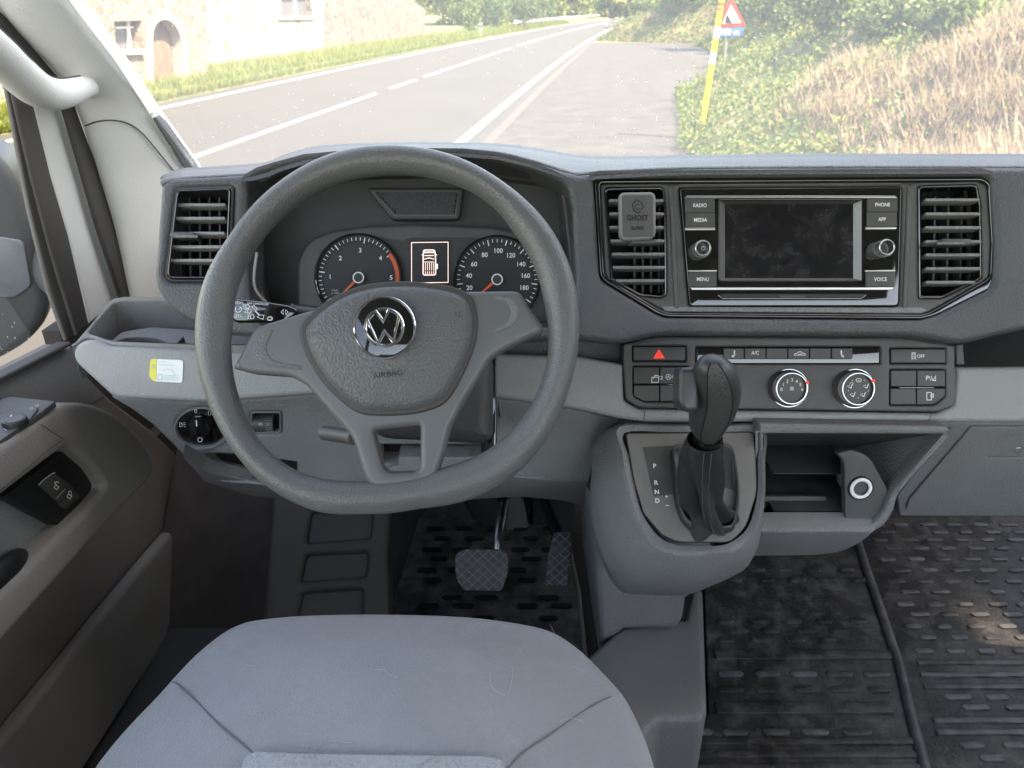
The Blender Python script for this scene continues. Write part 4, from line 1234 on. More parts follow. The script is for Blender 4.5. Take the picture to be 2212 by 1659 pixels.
for u, v in ((530, 662), (534, 672), (540, 684)):
    K([(u + 1, v - 4), (u + 7, v - 4), (u + 9, v), (u + 7, v + 4), (u + 1, v + 4)], 1.5, True)
    for k in (-3.5, 0, 3.5): K([(u - 6, v + k), (u - 1, v + k)], 1.3)
K([(544, 663), (549, 660), (556, 668), (553, 671)], 1.5, True); K([(551, 672), (560, 680)], 3.0); K([(556, 685), (568, 690), (570, 681), (560, 680)], 1.5, True)
K(circ(583, 688, 6, 4.5, 12), 1.2, True); K([(579, 686), (587, 686), (587, 691), (579, 691)], 1.2, True)
K([(607, 674), (612, 669), (612, 679)], 1.3, True); K([(622, 674), (617, 669), (617, 679)], 1.3, True)
b.build("stalk_symbols", hd)
text_b = None

# ------------------------------------------------------------ steering column
sc = thing("steering_column", "dark steering column cover behind the wheel hub", "column cover", tuple(KD.hit(1000, 960, .1)))
CP = tilt(1000, 880, .80, 25)
b = MB()
plate(b, CP, [(700, 700), (1050, 700), (1064, 790, 10), (1064, 950, 24), (1040, 962, 20), (820, 950, 20), (760, 900)], 0, .22, .02, M['dash_smooth'])
plate(b, CP, [(1050, 770), (1072, 765), (1073, 975), (1050, 985)], -.03, .1, .002, M['gloss'])
b.build("column_cover", sc)
b = MB(); tube(b, [CP.hit(765, 945, .0), CP.hit(700, 935, -.04)], .009, M['trimdark'], 12); b.build("tilt_lever", sc)
b = MB()
box(b, KD.hit(1050, 900, .04), (.012, .10, .06), M['black'], bevel=.003); tube(b, [KD.hit(1046, 860, .07), KD.hit(1040, 960, .05)], .004, M['steel'], 8)
b.build("ignition_bracket", sc)
b = MB(); plate(b, KD, [(860, 988), (1016, 988), (1012, 1034), (840, 1034), (840, 1010), (860, 1006)], .006, .03, .002, M['mid']); b.build("lower_trim_piece", sc)

# ------------------------------------------------------------ steering wheel
WP = Plane(PY(838, 712, .72), (0, -math.cos(R(30)), math.sin(R(30))))
sw_ = thing("steering_wheel", "grey three-spoke steering wheel with round chrome emblem on its airbag", "steering wheel", tuple(WP.o))
b = MB()
N = 200; loops = []
OUT = [(422.5, 707.6), (446, 854.5), (499.6, 966), (565.4, 1042), (641.5, 1090), (702, 1110.5), (783, 1111), (905, 1099), (1031.7, 1075), (1107.7, 1032), (1178.7, 956), (1234, 829), (1252, 697), (1239.5, 596), (1189, 490), (1092.5, 398), (981, 337.6), (844, 315), (727.6, 330), (601, 398), (499.6, 510), (438.7, 616)]
INN = [(503, 700), (520, 870), (570.5, 966), (641.5, 1017), (712, 1034), (800, 1036), (880, 1030), (955.7, 1007), (1057, 968), (1133, 895), (1176, 799), (1184, 748), (1174, 660), (1160, 596), (1102, 496), (1074, 455), (1016.5, 413.6), (935.4, 385.8), (844, 378), (712.4, 403.5), (611, 469), (553, 535), (515, 616)]
def polar(P):
    q = [WP.loc(*p) for p in P]; A_ = [(math.atan2(y, x), math.hypot(x, y)) for x, y in q]; A_.sort()
    A_ = [(a - 2 * math.pi, r) for a, r in A_] + A_ + [(a + 2 * math.pi, r) for a, r in A_]
    aa = np.linspace(-math.pi, math.pi, N, endpoint=False); rr = np.interp(aa, [a for a, r in A_], [r for a, r in A_])
    for _ in range(5): rr = (np.roll(rr, 1) + rr * 2 + np.roll(rr, -1)) / 4
    return aa, rr
aa, ro_ = polar(OUT); _, ri_ = polar(INN)
for a, ro, ri in zip(aa, ro_, ri_):
    cr_ = (ro + ri) / 2; th = (ro - ri) / 2 * .97
    dirv = Vector((math.cos(a), math.sin(a))); lp_ = []
    for k in range(24):
        t = 2 * math.pi * k / 24
        q = dirv * (cr_ + math.cos(t) * th); lp_.append(WP.w(q.x, q.y, math.sin(t) * .0185))
    loops.append(lp_)
loops.append(loops[0])
loft(b, loops, M['wheel'])
b.build("rim", sw_)
def wplate(name, outer, off, thick, bev, m, holes=(), r=0, parent=sw_, seg=5, n=6, lab=None):
    b = MB(); plate(b, WP, outer, off, thick, bev, m, holes=holes, r=r, seg=seg, n=n); return b.build(name, parent, label=lab)
ls = wplate("spoke_frame", [(500, 795, 6), (548, 706, 20), (660, 672, 20), (800, 640), (1000, 628, 10), (1124, 627, 20), (1142, 660), (1176, 706, 8), (1170, 717, 8), (1098, 750, 20), (1058, 774, 20), (1040, 808, 20), (1005, 862), (972, 925), (957, 985, 20), (940, 1030, 16), (900, 1055, 20), (828, 1061, 20), (803, 1053, 16), (786, 1030, 16), (760, 945, 20), (708, 888, 20), (660, 832), (628, 813, 20), (540, 806, 8)], .010, .022, .0065, M['spoke'],
       holes=[[(804, 930, 10), (907, 918, 8), (907, 1010, 12), (896, 1019, 8), (838, 1021, 8), (825, 1010, 10)]], lab="three spoke frame with a trapezoid opening in the lower spoke")
b = MB(); plate(b, WP, [(548, 738, 24), (575, 712, 20), (590, 712, 6), (572, 750, 14), (585, 778, 14), (650, 790), (650, 799), (570, 788, 20), (545, 770, 20)], .0108, .002, .0009, M['wheel']); b.build("finger_recess", ls)
b = MB(); plate(b, WP, [(1068, 640), (1108, 642, 14), (1124, 668, 14), (1112, 702, 14), (1058, 722), (1060, 716), (1098, 696, 10), (1106, 672, 10), (1094, 650, 8), (1070, 646)], .0108, .002, .0009, M['lower']); b.build("finger_recess", ls)
ab = [(648, 712, 20), (660, 690, 20), (690, 662), (735, 634), (790, 616), (850, 609), (905, 610), (960, 617), (1000, 629, 16), (1020, 648, 14), (1029, 690, 20), (1026, 735), (1008, 788), (978, 846), (955, 872, 20), (925, 885), (880, 894), (805, 896, 20), (768, 887, 20), (735, 863), (700, 828), (670, 782), (653, 744)]
abr = [tuple(p) for p in catmull([Vector((p[0], p[1], 0)) for p in ab], 4, closed=True)]
b = MB()
b_o = [(u + (u - 838) * .012, v + (v - 750) * .014) for u, v, *_ in abr]
plate(b, WP, b_o, .013, .03, .003, M['seal']); b.build("hub_back", sw_)
b = MB(); dome(b, WP, [(p[0], p[1]) for p in abr], .018, .014, .010, M['airbag'], rings=26, depth=.02)
abo = b.build("airbag_cover", sw_, angle=80)
AZ = .0365
b = MB(); mp = WP.mpp(830, 707, AZ); c = WP.loc(830, 707, AZ)
WPb = WP
rod(b, WP, 830, 707, 66 * mp, 65 * mp, .026, .0335, M['gloss'], n=72, bev=.001)
em = b.build("emblem_disc", sw_, label="round black and chrome emblem in the middle of the airbag")
b = MB(); c = WP.loc(830, 707, .034)
ring(b, WP, c, 64.5 * mp, 68.5 * mp, .0352, .006, M['chrome'], n=80); ring(b, WP, c, 37 * mp, 44 * mp, .0362, .004, M['chrome'], n=72)
b.build("chrome_ring", em)
b = MB(); r_ = 39 * mp; rr = R(6)
def Q(pts): return [(c[0] + (x * math.cos(rr) - y * math.sin(rr)) * r_, c[1] + (x * math.sin(rr) + y * math.cos(rr)) * r_) for x, y in pts]
stroke(b, WP, Q([(-.38, .95), (0, .34), (.38, .95)]), .17 * r_, M['chrome'], .0366, h=.003, px=False)
stroke(b, WP, Q([(-.88, .50), (-.42, -.86), (0, -.24), (.42, -.86), (.88, .50)]), .17 * r_, M['chrome'], .0364, h=.003, px=False)
b.build("letter_mark", em)
b = MB()
text(b, WP, "AIRBAG", 838, 809, 12, M['black'], .0335, rot=7, bold=0, wide=1.15)
for (u, v, s) in ((674, 722, 1), (987, 679, -1)):
    stroke(b, WP, [(u - 6 * s, v - 7), (u - 6 * s, v + 7)], 1.5, M['black'], .0315); stroke(b, WP, [(u - 1 * s, v + 3), (u + 5 * s, v - 1), (u + 5 * s, v - 4)], 1.4, M['black'], .0315); stroke(b, WP, [(u - 2 * s, v - 3), (u + 6 * s, v - 4)], 1.3, M['black'], .0315)
b.build("embossed_lettering", abo)

# ------------------------------------------------------------ gear console
gc = thing("gear_console", "grey gear console with P R N D plate and leather gaiter below the dash", "gear console", tuple(GC.hit(1450, 1290, -.2)))
LA = [(1341, 927), (1440, 925), (1560, 925), (1641, 930), (1644, 1000), (1643, 1070), (1622, 1145), (1575, 1183), (1520, 1188), (1460, 1186), (1418, 1166), (1380, 1110), (1362, 1040), (1350, 980)]
LA2 = [(1334, 919), (1440, 917), (1560, 917), (1646, 921), (1650, 1000), (1649, 1072), (1629, 1155), (1582, 1196), (1520, 1203), (1452, 1201), (1405, 1178), (1366, 1115), (1348, 1044), (1340, 980)]
LB_ = [(1318, 922), (1440, 915), (1560, 915), (1650, 921), (1653, 1000), (1652, 1080), (1636, 1185), (1598, 1225), (1520, 1247), (1425, 1242), (1358, 1205), (1318, 1120), (1304, 1040), (1305, 975)]
LC = [(1300, 935), (1440, 920), (1560, 920), (1645, 925), (1646, 1000), (1645, 1080), (1625, 1205), (1580, 1246), (1510, 1268), (1400, 1262), (1325, 1228), (1288, 1150), (1277, 1075), (1284, 1000)]
LD = [(1285, 960), (1440, 940), (1560, 940), (1640, 945), (1640, 1010), (1638, 1090), (1600, 1215), (1540, 1262), (1480, 1285), (1390, 1283), (1330, 1265), (1290, 1180), (1276, 1085), (1278, 1015)]
LE = [(1300, 1010), (1440, 1000), (1560, 1000), (1600, 1010), (1600, 1050), (1580, 1120), (1540, 1200), (1500, 1250), (1460, 1280), (1390, 1284), (1335, 1272), (1300, 1190), (1285, 1100), (1290, 1040)]
b = MB()
LA0 = [(1500 + (u - 1500) * .948, 1052 + (v - 1052) * .935) for u, v in LA]
def cl3(lp, off): return catmull([GC.hit(u, v, off) for u, v in lp], 4, closed=True)
loft(b, [cl3(LA0, -.003), cl3(LA, .000), cl3([((a[0] + c_[0]) / 2, (a[1] + c_[1]) / 2) for a, c_ in zip(LA, LA2)], .0015), cl3(LA2, -.003), cl3([((a[0] + 2 * c_[0]) / 3, (a[1] + 2 * c_[1]) / 3) for a, c_ in zip(LB_, LA2)], -.013), cl3(LB_, -.034), cl3(LC, -.062), cl3(LD, -.10), cl3(LE, -.15)], M['lower'])
b.build("console_body", gc, angle=70)
b = MB()
fp = [(1353, 937, 8), (1628, 934, 12), (1634, 1062, 20), (1610, 1138, 20), (1577, 1170, 16), (1463, 1169, 14), (1431, 1154), (1392, 1109), (1372, 1043, 20)]
plate(b, GC, [(p[0] + (p[0] - 1500) * .012, p[1] + (p[1] - 1050) * .012, *p[2:]) for p in fp], -.002, .004, 0, M['seal'])
plate(b, GC, fp, .001, .004, .0012, M['selp'], r=8)
fpl = b.build("selector_plate", gc)
b = MB()
plate(b, GC, [(1388, 966), (1470, 962), (1470, 1065), (1412, 1072)], .0014, .001, 0, M['button'])
b.build("indicator_window", fpl)
b = MB()
for s, u, v in (("P", 1414, 1007), ("R", 1417, 1043), ("N", 1419, 1063), ("D", 1420, 1082)): text(b, GC, s, u, v, 10, M['white'], .0018, bold=.02)
text(b, GC, "+", 1440, 1073, 9, M['white'], .0018, bold=.02)
stroke(b, GC, [(1438, 1092), (1446, 1092)], 1.8, M['white'], .0018)
b.build("lettering", fpl)
b = MB()
PD = tilt(1400, 1330, .95, 4)
plate(b, PD, [(1268, 1060), (1600, 1150), (1560, 1240), (1484, 1300), (1478, 1345, 20), (1462, 1364, 10), (1350, 1366), (1312, 1400), (1296, 1424)], 0, .35, .018, M['lower'])
b.build("pedestal", gc)
b = MB()
plate(b, zpl(CAMH - .932), [(1230, 1450), (1296, 1392), (1345, 1350, 10), (1478, 1335), (1498, 1255), (1519, 1275), (1528, 1535, 14), (1514, 1552, 10), (1425, 1552, 10), (1402, 1575), (1360, 1660), (1200, 1700)], 0, .17, .012, M['mid'])
b.build("floor_cover", gc, label="pale grey plastic floor cover under the console")

# gear lever: knob, gaiter
gl = thing("gear_lever", "black automatic gear lever with leather gaiter on the console", "gear lever", tuple(GC.hit(1525, 1120)))
def hring(ul, ur, v, Y, ratio=.85, n=36, vv=None, sq=2.0):
    c = PY((ul + ur) / 2, v, Y); w = (PY(ur, v, Y) - PY(ul, v, Y)).length / 2
    ax = (PY(1535, 850, .735) - PY(1528, 1000, .785)).normalized()
    x = Vector((1, 0, 0)); y = ax.cross(x).normalized()
    out = []
    for k in range(n):
        a = 2 * math.pi * k / n; ca, sa = math.cos(a), math.sin(a)
        e = 2 / sq
        out.append(c + x * w * (abs(ca) ** e) * (1 if ca > 0 else -1) + y * w * ratio * (abs(sa) ** e) * (1 if sa > 0 else -1))
    return out
kv = [(776, 1526, 1556, .722), (779, 1516, 1566, .723), (786, 1507, 1577, .725), (797, 1500, 1590, .728), (812, 1497, 1597, .732), (830, 1496, 1601, .736), (850, 1495, 1601, .741), (870, 1491, 1596, .746), (890, 1488, 1588, .751), (908, 1488, 1576, .756), (922, 1490, 1568, .760), (936, 1497, 1560, .764), (945, 1504, 1553, .767)]
lo = [hring(ul, ur, v, Y) for v, ul, ur, Y in kv]
b = MB(); loft(b, lo, M['knob'], cap0=True, cap1=True)
kb = b.build("knob", gl, label="black shift knob with grained leather front strip", angle=60)
# grained front strip, wrapped over the knob
b = MB(); strip_rows = []
for r in lo:
    n = len(r); c_ = sum(r, Vector()) / n
    idxs = [k for k in range(n) if -.53 < math.cos(2 * math.pi * k / n) < .55 and (r[k] - c_).dot(Vector((0, -1, .3))) > 0]
    idxs = sorted(idxs, key=lambda k: r[k].x)
    strip_rows.append([c_ + (r[k] - c_) * 1.018 for k in idxs])
loft(b, strip_rows, M['knobl'], closed=False)
b.build("leather_strip", kb)
b = MB()
for side in (0, -1): tube(b, [r[side] for r in strip_rows], .0007, M['void'], 6)
b.build("strip_seam", kb)
b = MB()
BP = tilt(1482, 840, .730, 26)
plate(b, BP, [(1467, 806, 9), (1473, 793, 8), (1500, 792), (1508, 800), (1512, 885), (1494, 892, 6), (1475, 887, 9), (1465, 868, 9)], .012, .03, .006, M['knob'], n=6)
b.build("release_button", gl)
b = MB(); lo2 = [hring(1497, 1560, 940, .765), hring(1495, 1562, 946, .767), hring(1497, 1560, 953, .769)]
loft(b, lo2, M['gloss']); b.build("collar", gl)
# gaiter
b = MB()
frame = [(1448, 973), (1478, 966), (1525, 965), (1577, 969), (1591, 1012), (1596, 1060), (1595, 1095), (1587, 1140), (1572, 1151), (1530, 1151), (1495, 1148), (1470, 1124), (1456, 1080), (1451, 1020)]
fr = catmull([GC.hit(u, v, .002) for u, v in frame], 5, closed=True)
n = 96
def ra(P, n, start):
    q = resample(P, n); c_ = sum(q, Vector()) / n
    j = min(range(n), key=lambda k: (q[k] - start).length); q = q[j:] + q[:j]
    return q
F0 = ra(fr, n, GC.hit(1600, 1050, .002))
cen = sum(F0, Vector()) / n
up_ = GC.n
gl_l = [F0, [cen + (p - cen) * .97 + up_ * .007 for p in F0], [cen + (p - cen) * .88 + up_ * .010 for p in F0]]
col = [(1136, 1488, 1582, .800, .60), (1116, 1486, 1576, .797, .62), (1095, 1482, 1566, .793, .66), (1065, 1478, 1560, .788, .7), (1030, 1475, 1561, .783, .72), (995, 1473, 1564, .778, .74), (968, 1475, 1564, .773, .76), (950, 1484, 1561, .768, .8)]
for i, (v, ul, ur, Y, rt_) in enumerate(col):
    rr_ = hring(ul, ur, v, Y, rt_, n=n)
    c_ = sum(rr_, Vector()) / n
    # orientation: match frame ordering
    def ang(p, c, ): return math.atan2((p - c).dot(GC.y), (p - c).dot(GC.x))
    rr_ = sorted(rr_, key=lambda p: ang(p, c_)); j = min(range(n), key=lambda k: abs(ang(rr_[k], c_)))
    rr_ = rr_[j:] + rr_[:j]
    amp = [.012, .013, .012, .010, .007, .005, .002, .0][i] * 1.0
    rr_ = [p + (p - c_).normalized() * amp * (math.sin(5 * 2 * math.pi * k / n + i * 1.1) * .6 + math.sin(3 * 2 * math.pi * k / n - i * .7 + 1) * .5) for k, p in enumerate(rr_)]
    gl_l.append(rr_)
# frame ordering check
def turn(P):
    c_ = sum(P, Vector()) / len(P); a0 = math.atan2((P[0] - c_).dot(GC.y), (P[0] - c_).dot(GC.x)); a1 = math.atan2((P[5] - c_).dot(GC.y), (P[5] - c_).dot(GC.x)); return math.sin(a1 - a0) > 0
for i in range(3):
    if turn(gl_l[i]) != turn(gl_l[5]): gl_l[i] = [gl_l[i][0]] + gl_l[i][1:][::-1]
cols_ = list(zip(*gl_l)); sm2 = [catmull(list(c_), 4) for c_ in cols_]
loft(b, [list(r) for r in zip(*sm2)], M['leather'])
gt = b.build("gaiter", gl, angle=80)
b = MB()
rws_ = [list(r) for r in zip(*sm2)]
for ri in range(14, len(rws_) - 2):
    r = rws_[ri]; rn = rws_[ri + 1]; c_ = sum(r, Vector()) / n; t = (ri - 14) / (len(rws_) - 16)
    for du in (-.004, .004):
        tx = c_.x + .002 + du - .003 * (1 - t)
        fr_ = [k for k in range(n) if (r[k] - c_).dot(EYE - c_) > 0]
        k = min(fr_, key=lambda k: abs(r[k].x - tx))
        for w in (.25, .75):
            p = r[k].lerp(rn[k], w); box(b, p + (EYE - p).normalized() * .0005, (.0006, .0006, .0016), M['stitch'])
b.build("stitching", gt)

# ------------------------------------------------------------ floor mats
def row_dashes(mb, v_list, u0, u1, wpx, gap, m, edgef=None, skew=0):
    for r_i, v in enumerate(v_list):
        y0 = FL.hit(1900, v).y; x0, x1 = FL.hit(u0, v).x, FL.hit(u1, v).x
        if edgef: x0 = edgef(v)
        w = wpx; step = gap; x = x0 + (step / 2 if r_i % 2 else .01)
        while x + w < x1:
            j = rng.normal(0, .0015); w = wpx * rng.uniform(.82, 1.08)
            mb_ = [(x + j, y0), (x + .005 + j, y0 - .006), (x + w - .005 + j, y0 - .006), (x + w + j, y0), (x + w - .005 + j, y0 + .006), (x + .005 + j, y0 + .006)]
            if rng.random() < .05: x += step; continue
            slab(mb, FL, [mb_], .0145, .004, .002, m, seg=2)
            x += step
def ribs(mb, v_list, edge, u1, m, w=.012):
    for v in v_list:
        y0 = FL.hit(1900, v).y; x0 = edge(v); x1 = FL.hit(u1, v).x
        slab(mb, FL, [[(x0, y0 - w / 2), (x1, y0 - w / 2), (x1, y0 + w / 2), (x0, y0 + w / 2)]], .0145, .004, .002, m, seg=2)
ridge = [(1851, 1165), (1872, 1230), (1895, 1297), (1920, 1370), (1945, 1444), (1970, 1550), (1999, 1659), (2030, 1760)]
def ridge_x(v, d=.03):
    vs = [p[1] for p in ridge]; us_ = [p[0] for p in ridge]
    u = float(np.interp(v, vs, us_)) if v > 1165 else 1851 - (1165 - v) * .3
    return FL.hit(u, v).x + d
b = MB()
plate(b, FL, [(1840, 1120), (2700, 1105), (2700, 1900), (2060, 1900), (1999, 1659), (1945, 1444), (1895, 1297), (1851, 1165)], .010, .01, .003, M['rubber'])
mt1 = b.build("floor_mat", None, label="black patterned rubber mat on the passenger side floor", cat="floor mat", group="black rubber floor mats")
b = MB()
row_dashes(b, [1142, 1158, 1175, 1193, 1217, 1241, 1265, 1288, 1315, 1337, 1363, 1387, 1416], 1860, 2400, .040, .063, M['stud'], edgef=lambda v: ridge_x(v, .02))
ribs(b, [1441, 1468, 1494], lambda v: ridge_x(v, .03), 2500, M['stud'], .010)
row_dashes(b, [1516, 1538], 1860, 2500, .050, .075, M['stud'], edgef=lambda v: ridge_x(v, .05))
ribs(b, [1566, 1592], lambda v: ridge_x(v, .03), 2500, M['stud'], .010)
row_dashes(b, [1620, 1648, 1680], 1860, 2500, .050, .075, M['stud'], edgef=lambda v: ridge_x(v, .05))
b.build("raised_studs", mt1)
b = MB()
plate(b, FL, [(1520, 1180), (1620, 1150), (1848, 1165), (1892, 1297), (1941, 1444), (1994, 1659), (2050, 1900), (1380, 1900), (1398, 1600), (1420, 1556), (1518, 1556), (1531, 1540), (1521, 1285)], .010, .01, .003, M['rubber'])
mt2 = b.build("floor_mat", None, label="black rubber mat on the floor between the console and the passenger mat", cat="floor mat", group="black rubber floor mats")
b = MB()
def eL(v): return FL.hit(1534 if v < 1548 else 1425, v).x + .004
row_dashes(b, [1240, 1262, 1352, 1372, 1392], 1534, 1880, .038, .066, M['rubber'], edgef=lambda v: eL(v))
ribs(b, [1424, 1540], lambda v: eL(v) + .004, 1925, M['rubber'], .022)
row_dashes(b, [1466, 1592], 1534, 1940, .048, .068, M['stud'], edgef=lambda v: eL(v))
row_dashes(b, [1500], 1534, 1940, .048, .068, M['rubber'], edgef=lambda v: eL(v))
ribs(b, [1612, 1640, 1668], lambda v: eL(v) + .004, 1985, M['rubber'], .012)
b.build("raised_studs", mt2)
b = MB()
tube(b, catmull([FL.hit(u, v, .012) for u, v in ridge], 3), .009, M['stud'], 10); b.build("mat_edge_bead", mt1)
b = MB()
plate(b, FL, [(905, 1118), (1195, 1112), (1228, 1200), (1255, 1330), (1262, 1420), (1262, 1560), (790, 1560), (830, 1400), (850, 1300)], .008, .01, .003, M['rubber'])
plate(b, tilt(1050, 1125, 1.54, 30), [(905, 1128), (935, 1080), (1180, 1080), (1198, 1128)], 0, .01, .002, M['rubber'])
mt3 = b.build("floor_mat", None, label="black rubber mat under the pedals", cat="floor mat", group="black rubber floor mats")
b = MB()
row_dashes(b, [1150, 1172, 1196, 1216, 1240, 1262, 1300, 1318, 1345], 900, 1245, .045, .068, M['void'], edgef=lambda v: FL.hit(905 - (v - 1118) * .28, v).x + .02)
b.build("raised_studs", mt3)
b = MB()
tube(b, [FL.hit(1222, 1150, .004), FL.hit(1248, 1270, .004), FL.hit(1264, 1420, .004)], .005, M['lower'], 8); b.build("mat_edge", mt3)

# ------------------------------------------------------------ footwell
fw = thing("footwell_trim", "dark ribbed footwell side trim left of the pedals", "footwell trim", tuple(FL.hit(700, 1330)))
FW = tilt(700, 1250, 1.12, 40)
b = MB()
plate(b, FW, [(590, 1040), (850, 1060), (846, 1100), (838, 1200), (842, 1330), (846, 1420), (560, 1420)], 0, .05, .012, M['foot'],
      holes=[[(672, 1110, 8), (802, 1110, 6), (797, 1162, 8), (664, 1172, 8)], [(662, 1201, 10), (793, 1196, 8), (787, 1246, 8), (650, 1256, 8)], [(654, 1284, 8), (781, 1276, 8), (778, 1340), (640, 1345)]])
plate(b, FW, [(600, 1080), (830, 1080), (830, 1400), (600, 1400)], -.012, .004, 0, M['foot'])
b.build("rest_panel", fw)
b = MB()
plate(b, tilt(560, 1250, 1.22, 30), [(380, 960), (640, 1040), (640, 1420), (300, 1420)], 0, .03, .01, M['carpet'])
b.build("side_panel", fw)
b = MB()
br = tilt(1100, 1110, 1.46, 5)
plate(b, br, [(960, 1068), (1000, 1085), (1030, 1120), (1050, 1128), (1050, 1160), (975, 1145)], -.05, .05, .006, M['trimdark'])
plate(b, br, [(1000, 1070), (1072, 1070), (1098, 1136), (1060, 1145), (1020, 1120)], -.02, .08, .006, M['dash_smooth'])
plate(b, br, [(1098, 1070), (1128, 1070), (1142, 1148), (1092, 1148)], -.01, .08, .008, M['lower'])
plate(b, br, [(1150, 1070), (1240, 1070), (1262, 1150), (1240, 1180), (1172, 1190), (1150, 1150)], -.03, .08, .006, M['dash_smooth'])
b.build("pedal_mount", fw)

def pedal(name, out, arm, pl, lab, gx, ang):
    t = thing(name, lab, "pedal", tuple(pl.hit(out[0][0], out[2][1], 0)))
    b = MB(); plate(b, pl, out, 0, .010, .003, M['pedal'], n=5)
    pd = b.build("pad", t)
    b = MB()
    us_ = [p[0] for p in out]; vs_ = [p[1] for p in out]
    poly = [Vector(p[:2]) for p in out]
    def inside(x, y):
        c_ = False; j = len(poly) - 1
        for i in range(len(poly)):
            if (poly[i].y > y) != (poly[j].y > y) and x < (poly[j].x - poly[i].x) * (y - poly[i].y) / (poly[j].y - poly[i].y) + poly[i].x: c_ = not c_
            j = i
        return c_
    for s in (1, -1):
        k = -400
        while k < 400:
            seg_ = []
            for i in range(-100, 101):
                x = (min(us_) + max(us_)) / 2 + i + k; y = (min(vs_) + max(vs_)) / 2 + i * s * ang
                if inside(x, y): seg_.append((x, y))
            if len(seg_) > 6: stroke(b, pl, [seg_[1], seg_[-2]], 2.4, M['light'], .0020, h=.0024)
            k += gx
    b.build("tread", pd)
    b = MB(); tube(b, catmull([PY(*p) for p in arm[0]], 4), arm[1], M[arm[2]], 12); b.build("pedal_arm", t)
BPl = tilt(1040, 1232, 1.20, 38)
pedal("brake_pedal", [(983, 1198, 8), (1000, 1186, 8), (1088, 1186, 8), (1099, 1200, 8), (1097, 1245, 16), (1083, 1277, 8), (1000, 1276, 8), (983, 1245, 20)], ([(1072, 1205, 1.225), (1078, 1150, 1.26), (1090, 1085, 1.33)], .011, 'steel'), BPl, "wide brake pedal pad with diamond tread, left of the accelerator", 23, .9)
AP = tilt(1205, 1210, 1.22, 45)
pedal("accelerator_pedal", [(1196, 1150, 8), (1232, 1146, 8), (1236, 1180), (1226, 1266, 5), (1178, 1264, 5), (1184, 1200)], ([(1212, 1170, 1.26), (1190, 1120, 1.33), (1176, 1080, 1.40)], .013, 'black'), AP, "narrow accelerator pedal with diamond tread beside the console", 23, .9)

# ------------------------------------------------------------ driver's seat
stt = thing("driver_seat", "blue-grey fabric driver's seat cushion in the foreground", "seat", (-.13, .4, FZ))
ZS = CAMH - .615
ZP = zpl(ZS - .066)
so_l = [(560, 1337), (640, 1329), (760, 1325), (900, 1326), (1020, 1332), (1120, 1345), (1190, 1362), (1240, 1392), (1290, 1440), (1335, 1490), (1362, 1540), (1385, 1600), (1400, 1660), (1420, 1760), (1440, 1900),
        (800, 1960), (120, 1900), (165, 1760), (205, 1660), (240, 1608), (290, 1552), (340, 1500), (385, 1450), (430, 1405), (480, 1366), (520, 1346)]
B = catmull([Vector((*ZP.loc(u, v, 0), 0)) for u, v in so_l], 5, closed=True)
c_ = Vector((ZP.loc(800, 1660)[0], ZP.loc(800, 1640)[1], 0))
b = MB(); loops = []
def inpush(p, d):  # towards centre by metres
    e = c_ - p; return p + e.normalized() * min(d, e.length * .98)
Rr = .055
for k in range(7):
    a = R(90) * k / 6
    loops.append([Vector((q.x, q.y, ZS - .05 - Rr + Rr * math.sin(a))) for q in [inpush(p, -.014 + Rr * (1 - math.cos(a))) for p in B]])
loops.insert(0, [Vector((q.x, q.y, ZS - .30)) for q in [inpush(p, .03) for p in B]])
loops.insert(1, [Vector((q.x, q.y, ZS - .05 - Rr - .03)) for q in [inpush(p, -.010) for p in B]])
for t in [.8, .65, .5, .35, .2, .1, .02]:
    lp_ = []
    for p in B:
        q0 = inpush(p, -.012 + Rr); q = c_ + (q0 - c_) * t
        h = .05 * (1 - t ** 2.2)
        lp_.append(Vector((q.x, q.y, ZS - .05 + h)))
    loops.append(lp_)
loft(b, loops, M['fabric'], cap1=True)
b.build("cushion", stt, angle=80)
def seat_z(x, y):
    # dome height by ratio along the ray from the centre
    p = Vector((x, y, 0)) - c_
    if p.length < 1e-4: return ZS
    best = max(B, key=lambda q: (q - c_).normalized().dot(p.normalized()))
    q0 = inpush(best, -.012 + Rr); r_ = p.length / (q0 - c_).length
    if r_ <= 1: return ZS - .05 + .05 * (1 - r_ ** 2.2)
    d = (p.length - (q0 - c_).length)
    return ZS - .05 - (Rr - math.sqrt(max(Rr * Rr - d * d, 0)))
def on_seat(u, v, lift=0):
    z = ZS - .02
    for _ in range(6):
        d = ray(u, v); P = EYE + d * ((z - CAMH) / d.z); z = seat_z(P.x, P.y)
    return P + Vector((0, 0, lift))
b = MB()
for pts in ([(372, 1474), (384, 1478), (420, 1510), (470, 1562), (530, 1612), (560, 1640)], [(1345, 1500), (1318, 1506), (1270, 1530), (1190, 1585), (1130, 1625), (1096, 1662)]):
    b = MB(); tube(b, catmull([on_seat(u, v, .0002) for u, v in pts], 6), .0010, M['thread'], 6); b.build("seam", stt)
b = MB()
ip = [(520, 1700), (528, 1652), (548, 1636), (640, 1640), (800, 1643), (960, 1645), (1050, 1646), (1085, 1652), (1098, 1700), (1120, 1860), (480, 1860)]
ipr = rounded(ip, 8, 3)
top_ = [on_seat(u, v, .007) for u, v in ipr]; bot_ = [on_seat(u + (u - 800) * .012, v + (v - 1700) * .05, -.003) for u, v in ipr]
c3 = on_seat(800, 1740, .012)
mid_ = [p.lerp(c3, .04) + Vector((0, 0, .003)) for p in top_]
loft(b, [bot_, top_, mid_, [p.lerp(c3, .5) + Vector((0, 0, .001)) for p in mid_], [p.lerp(c3, .98) for p in mid_]], M['fabric2'], cap1=True)
b.build("insert_panel", stt, label="coarser woven panel at the bottom edge of the cushion")
b = MB()
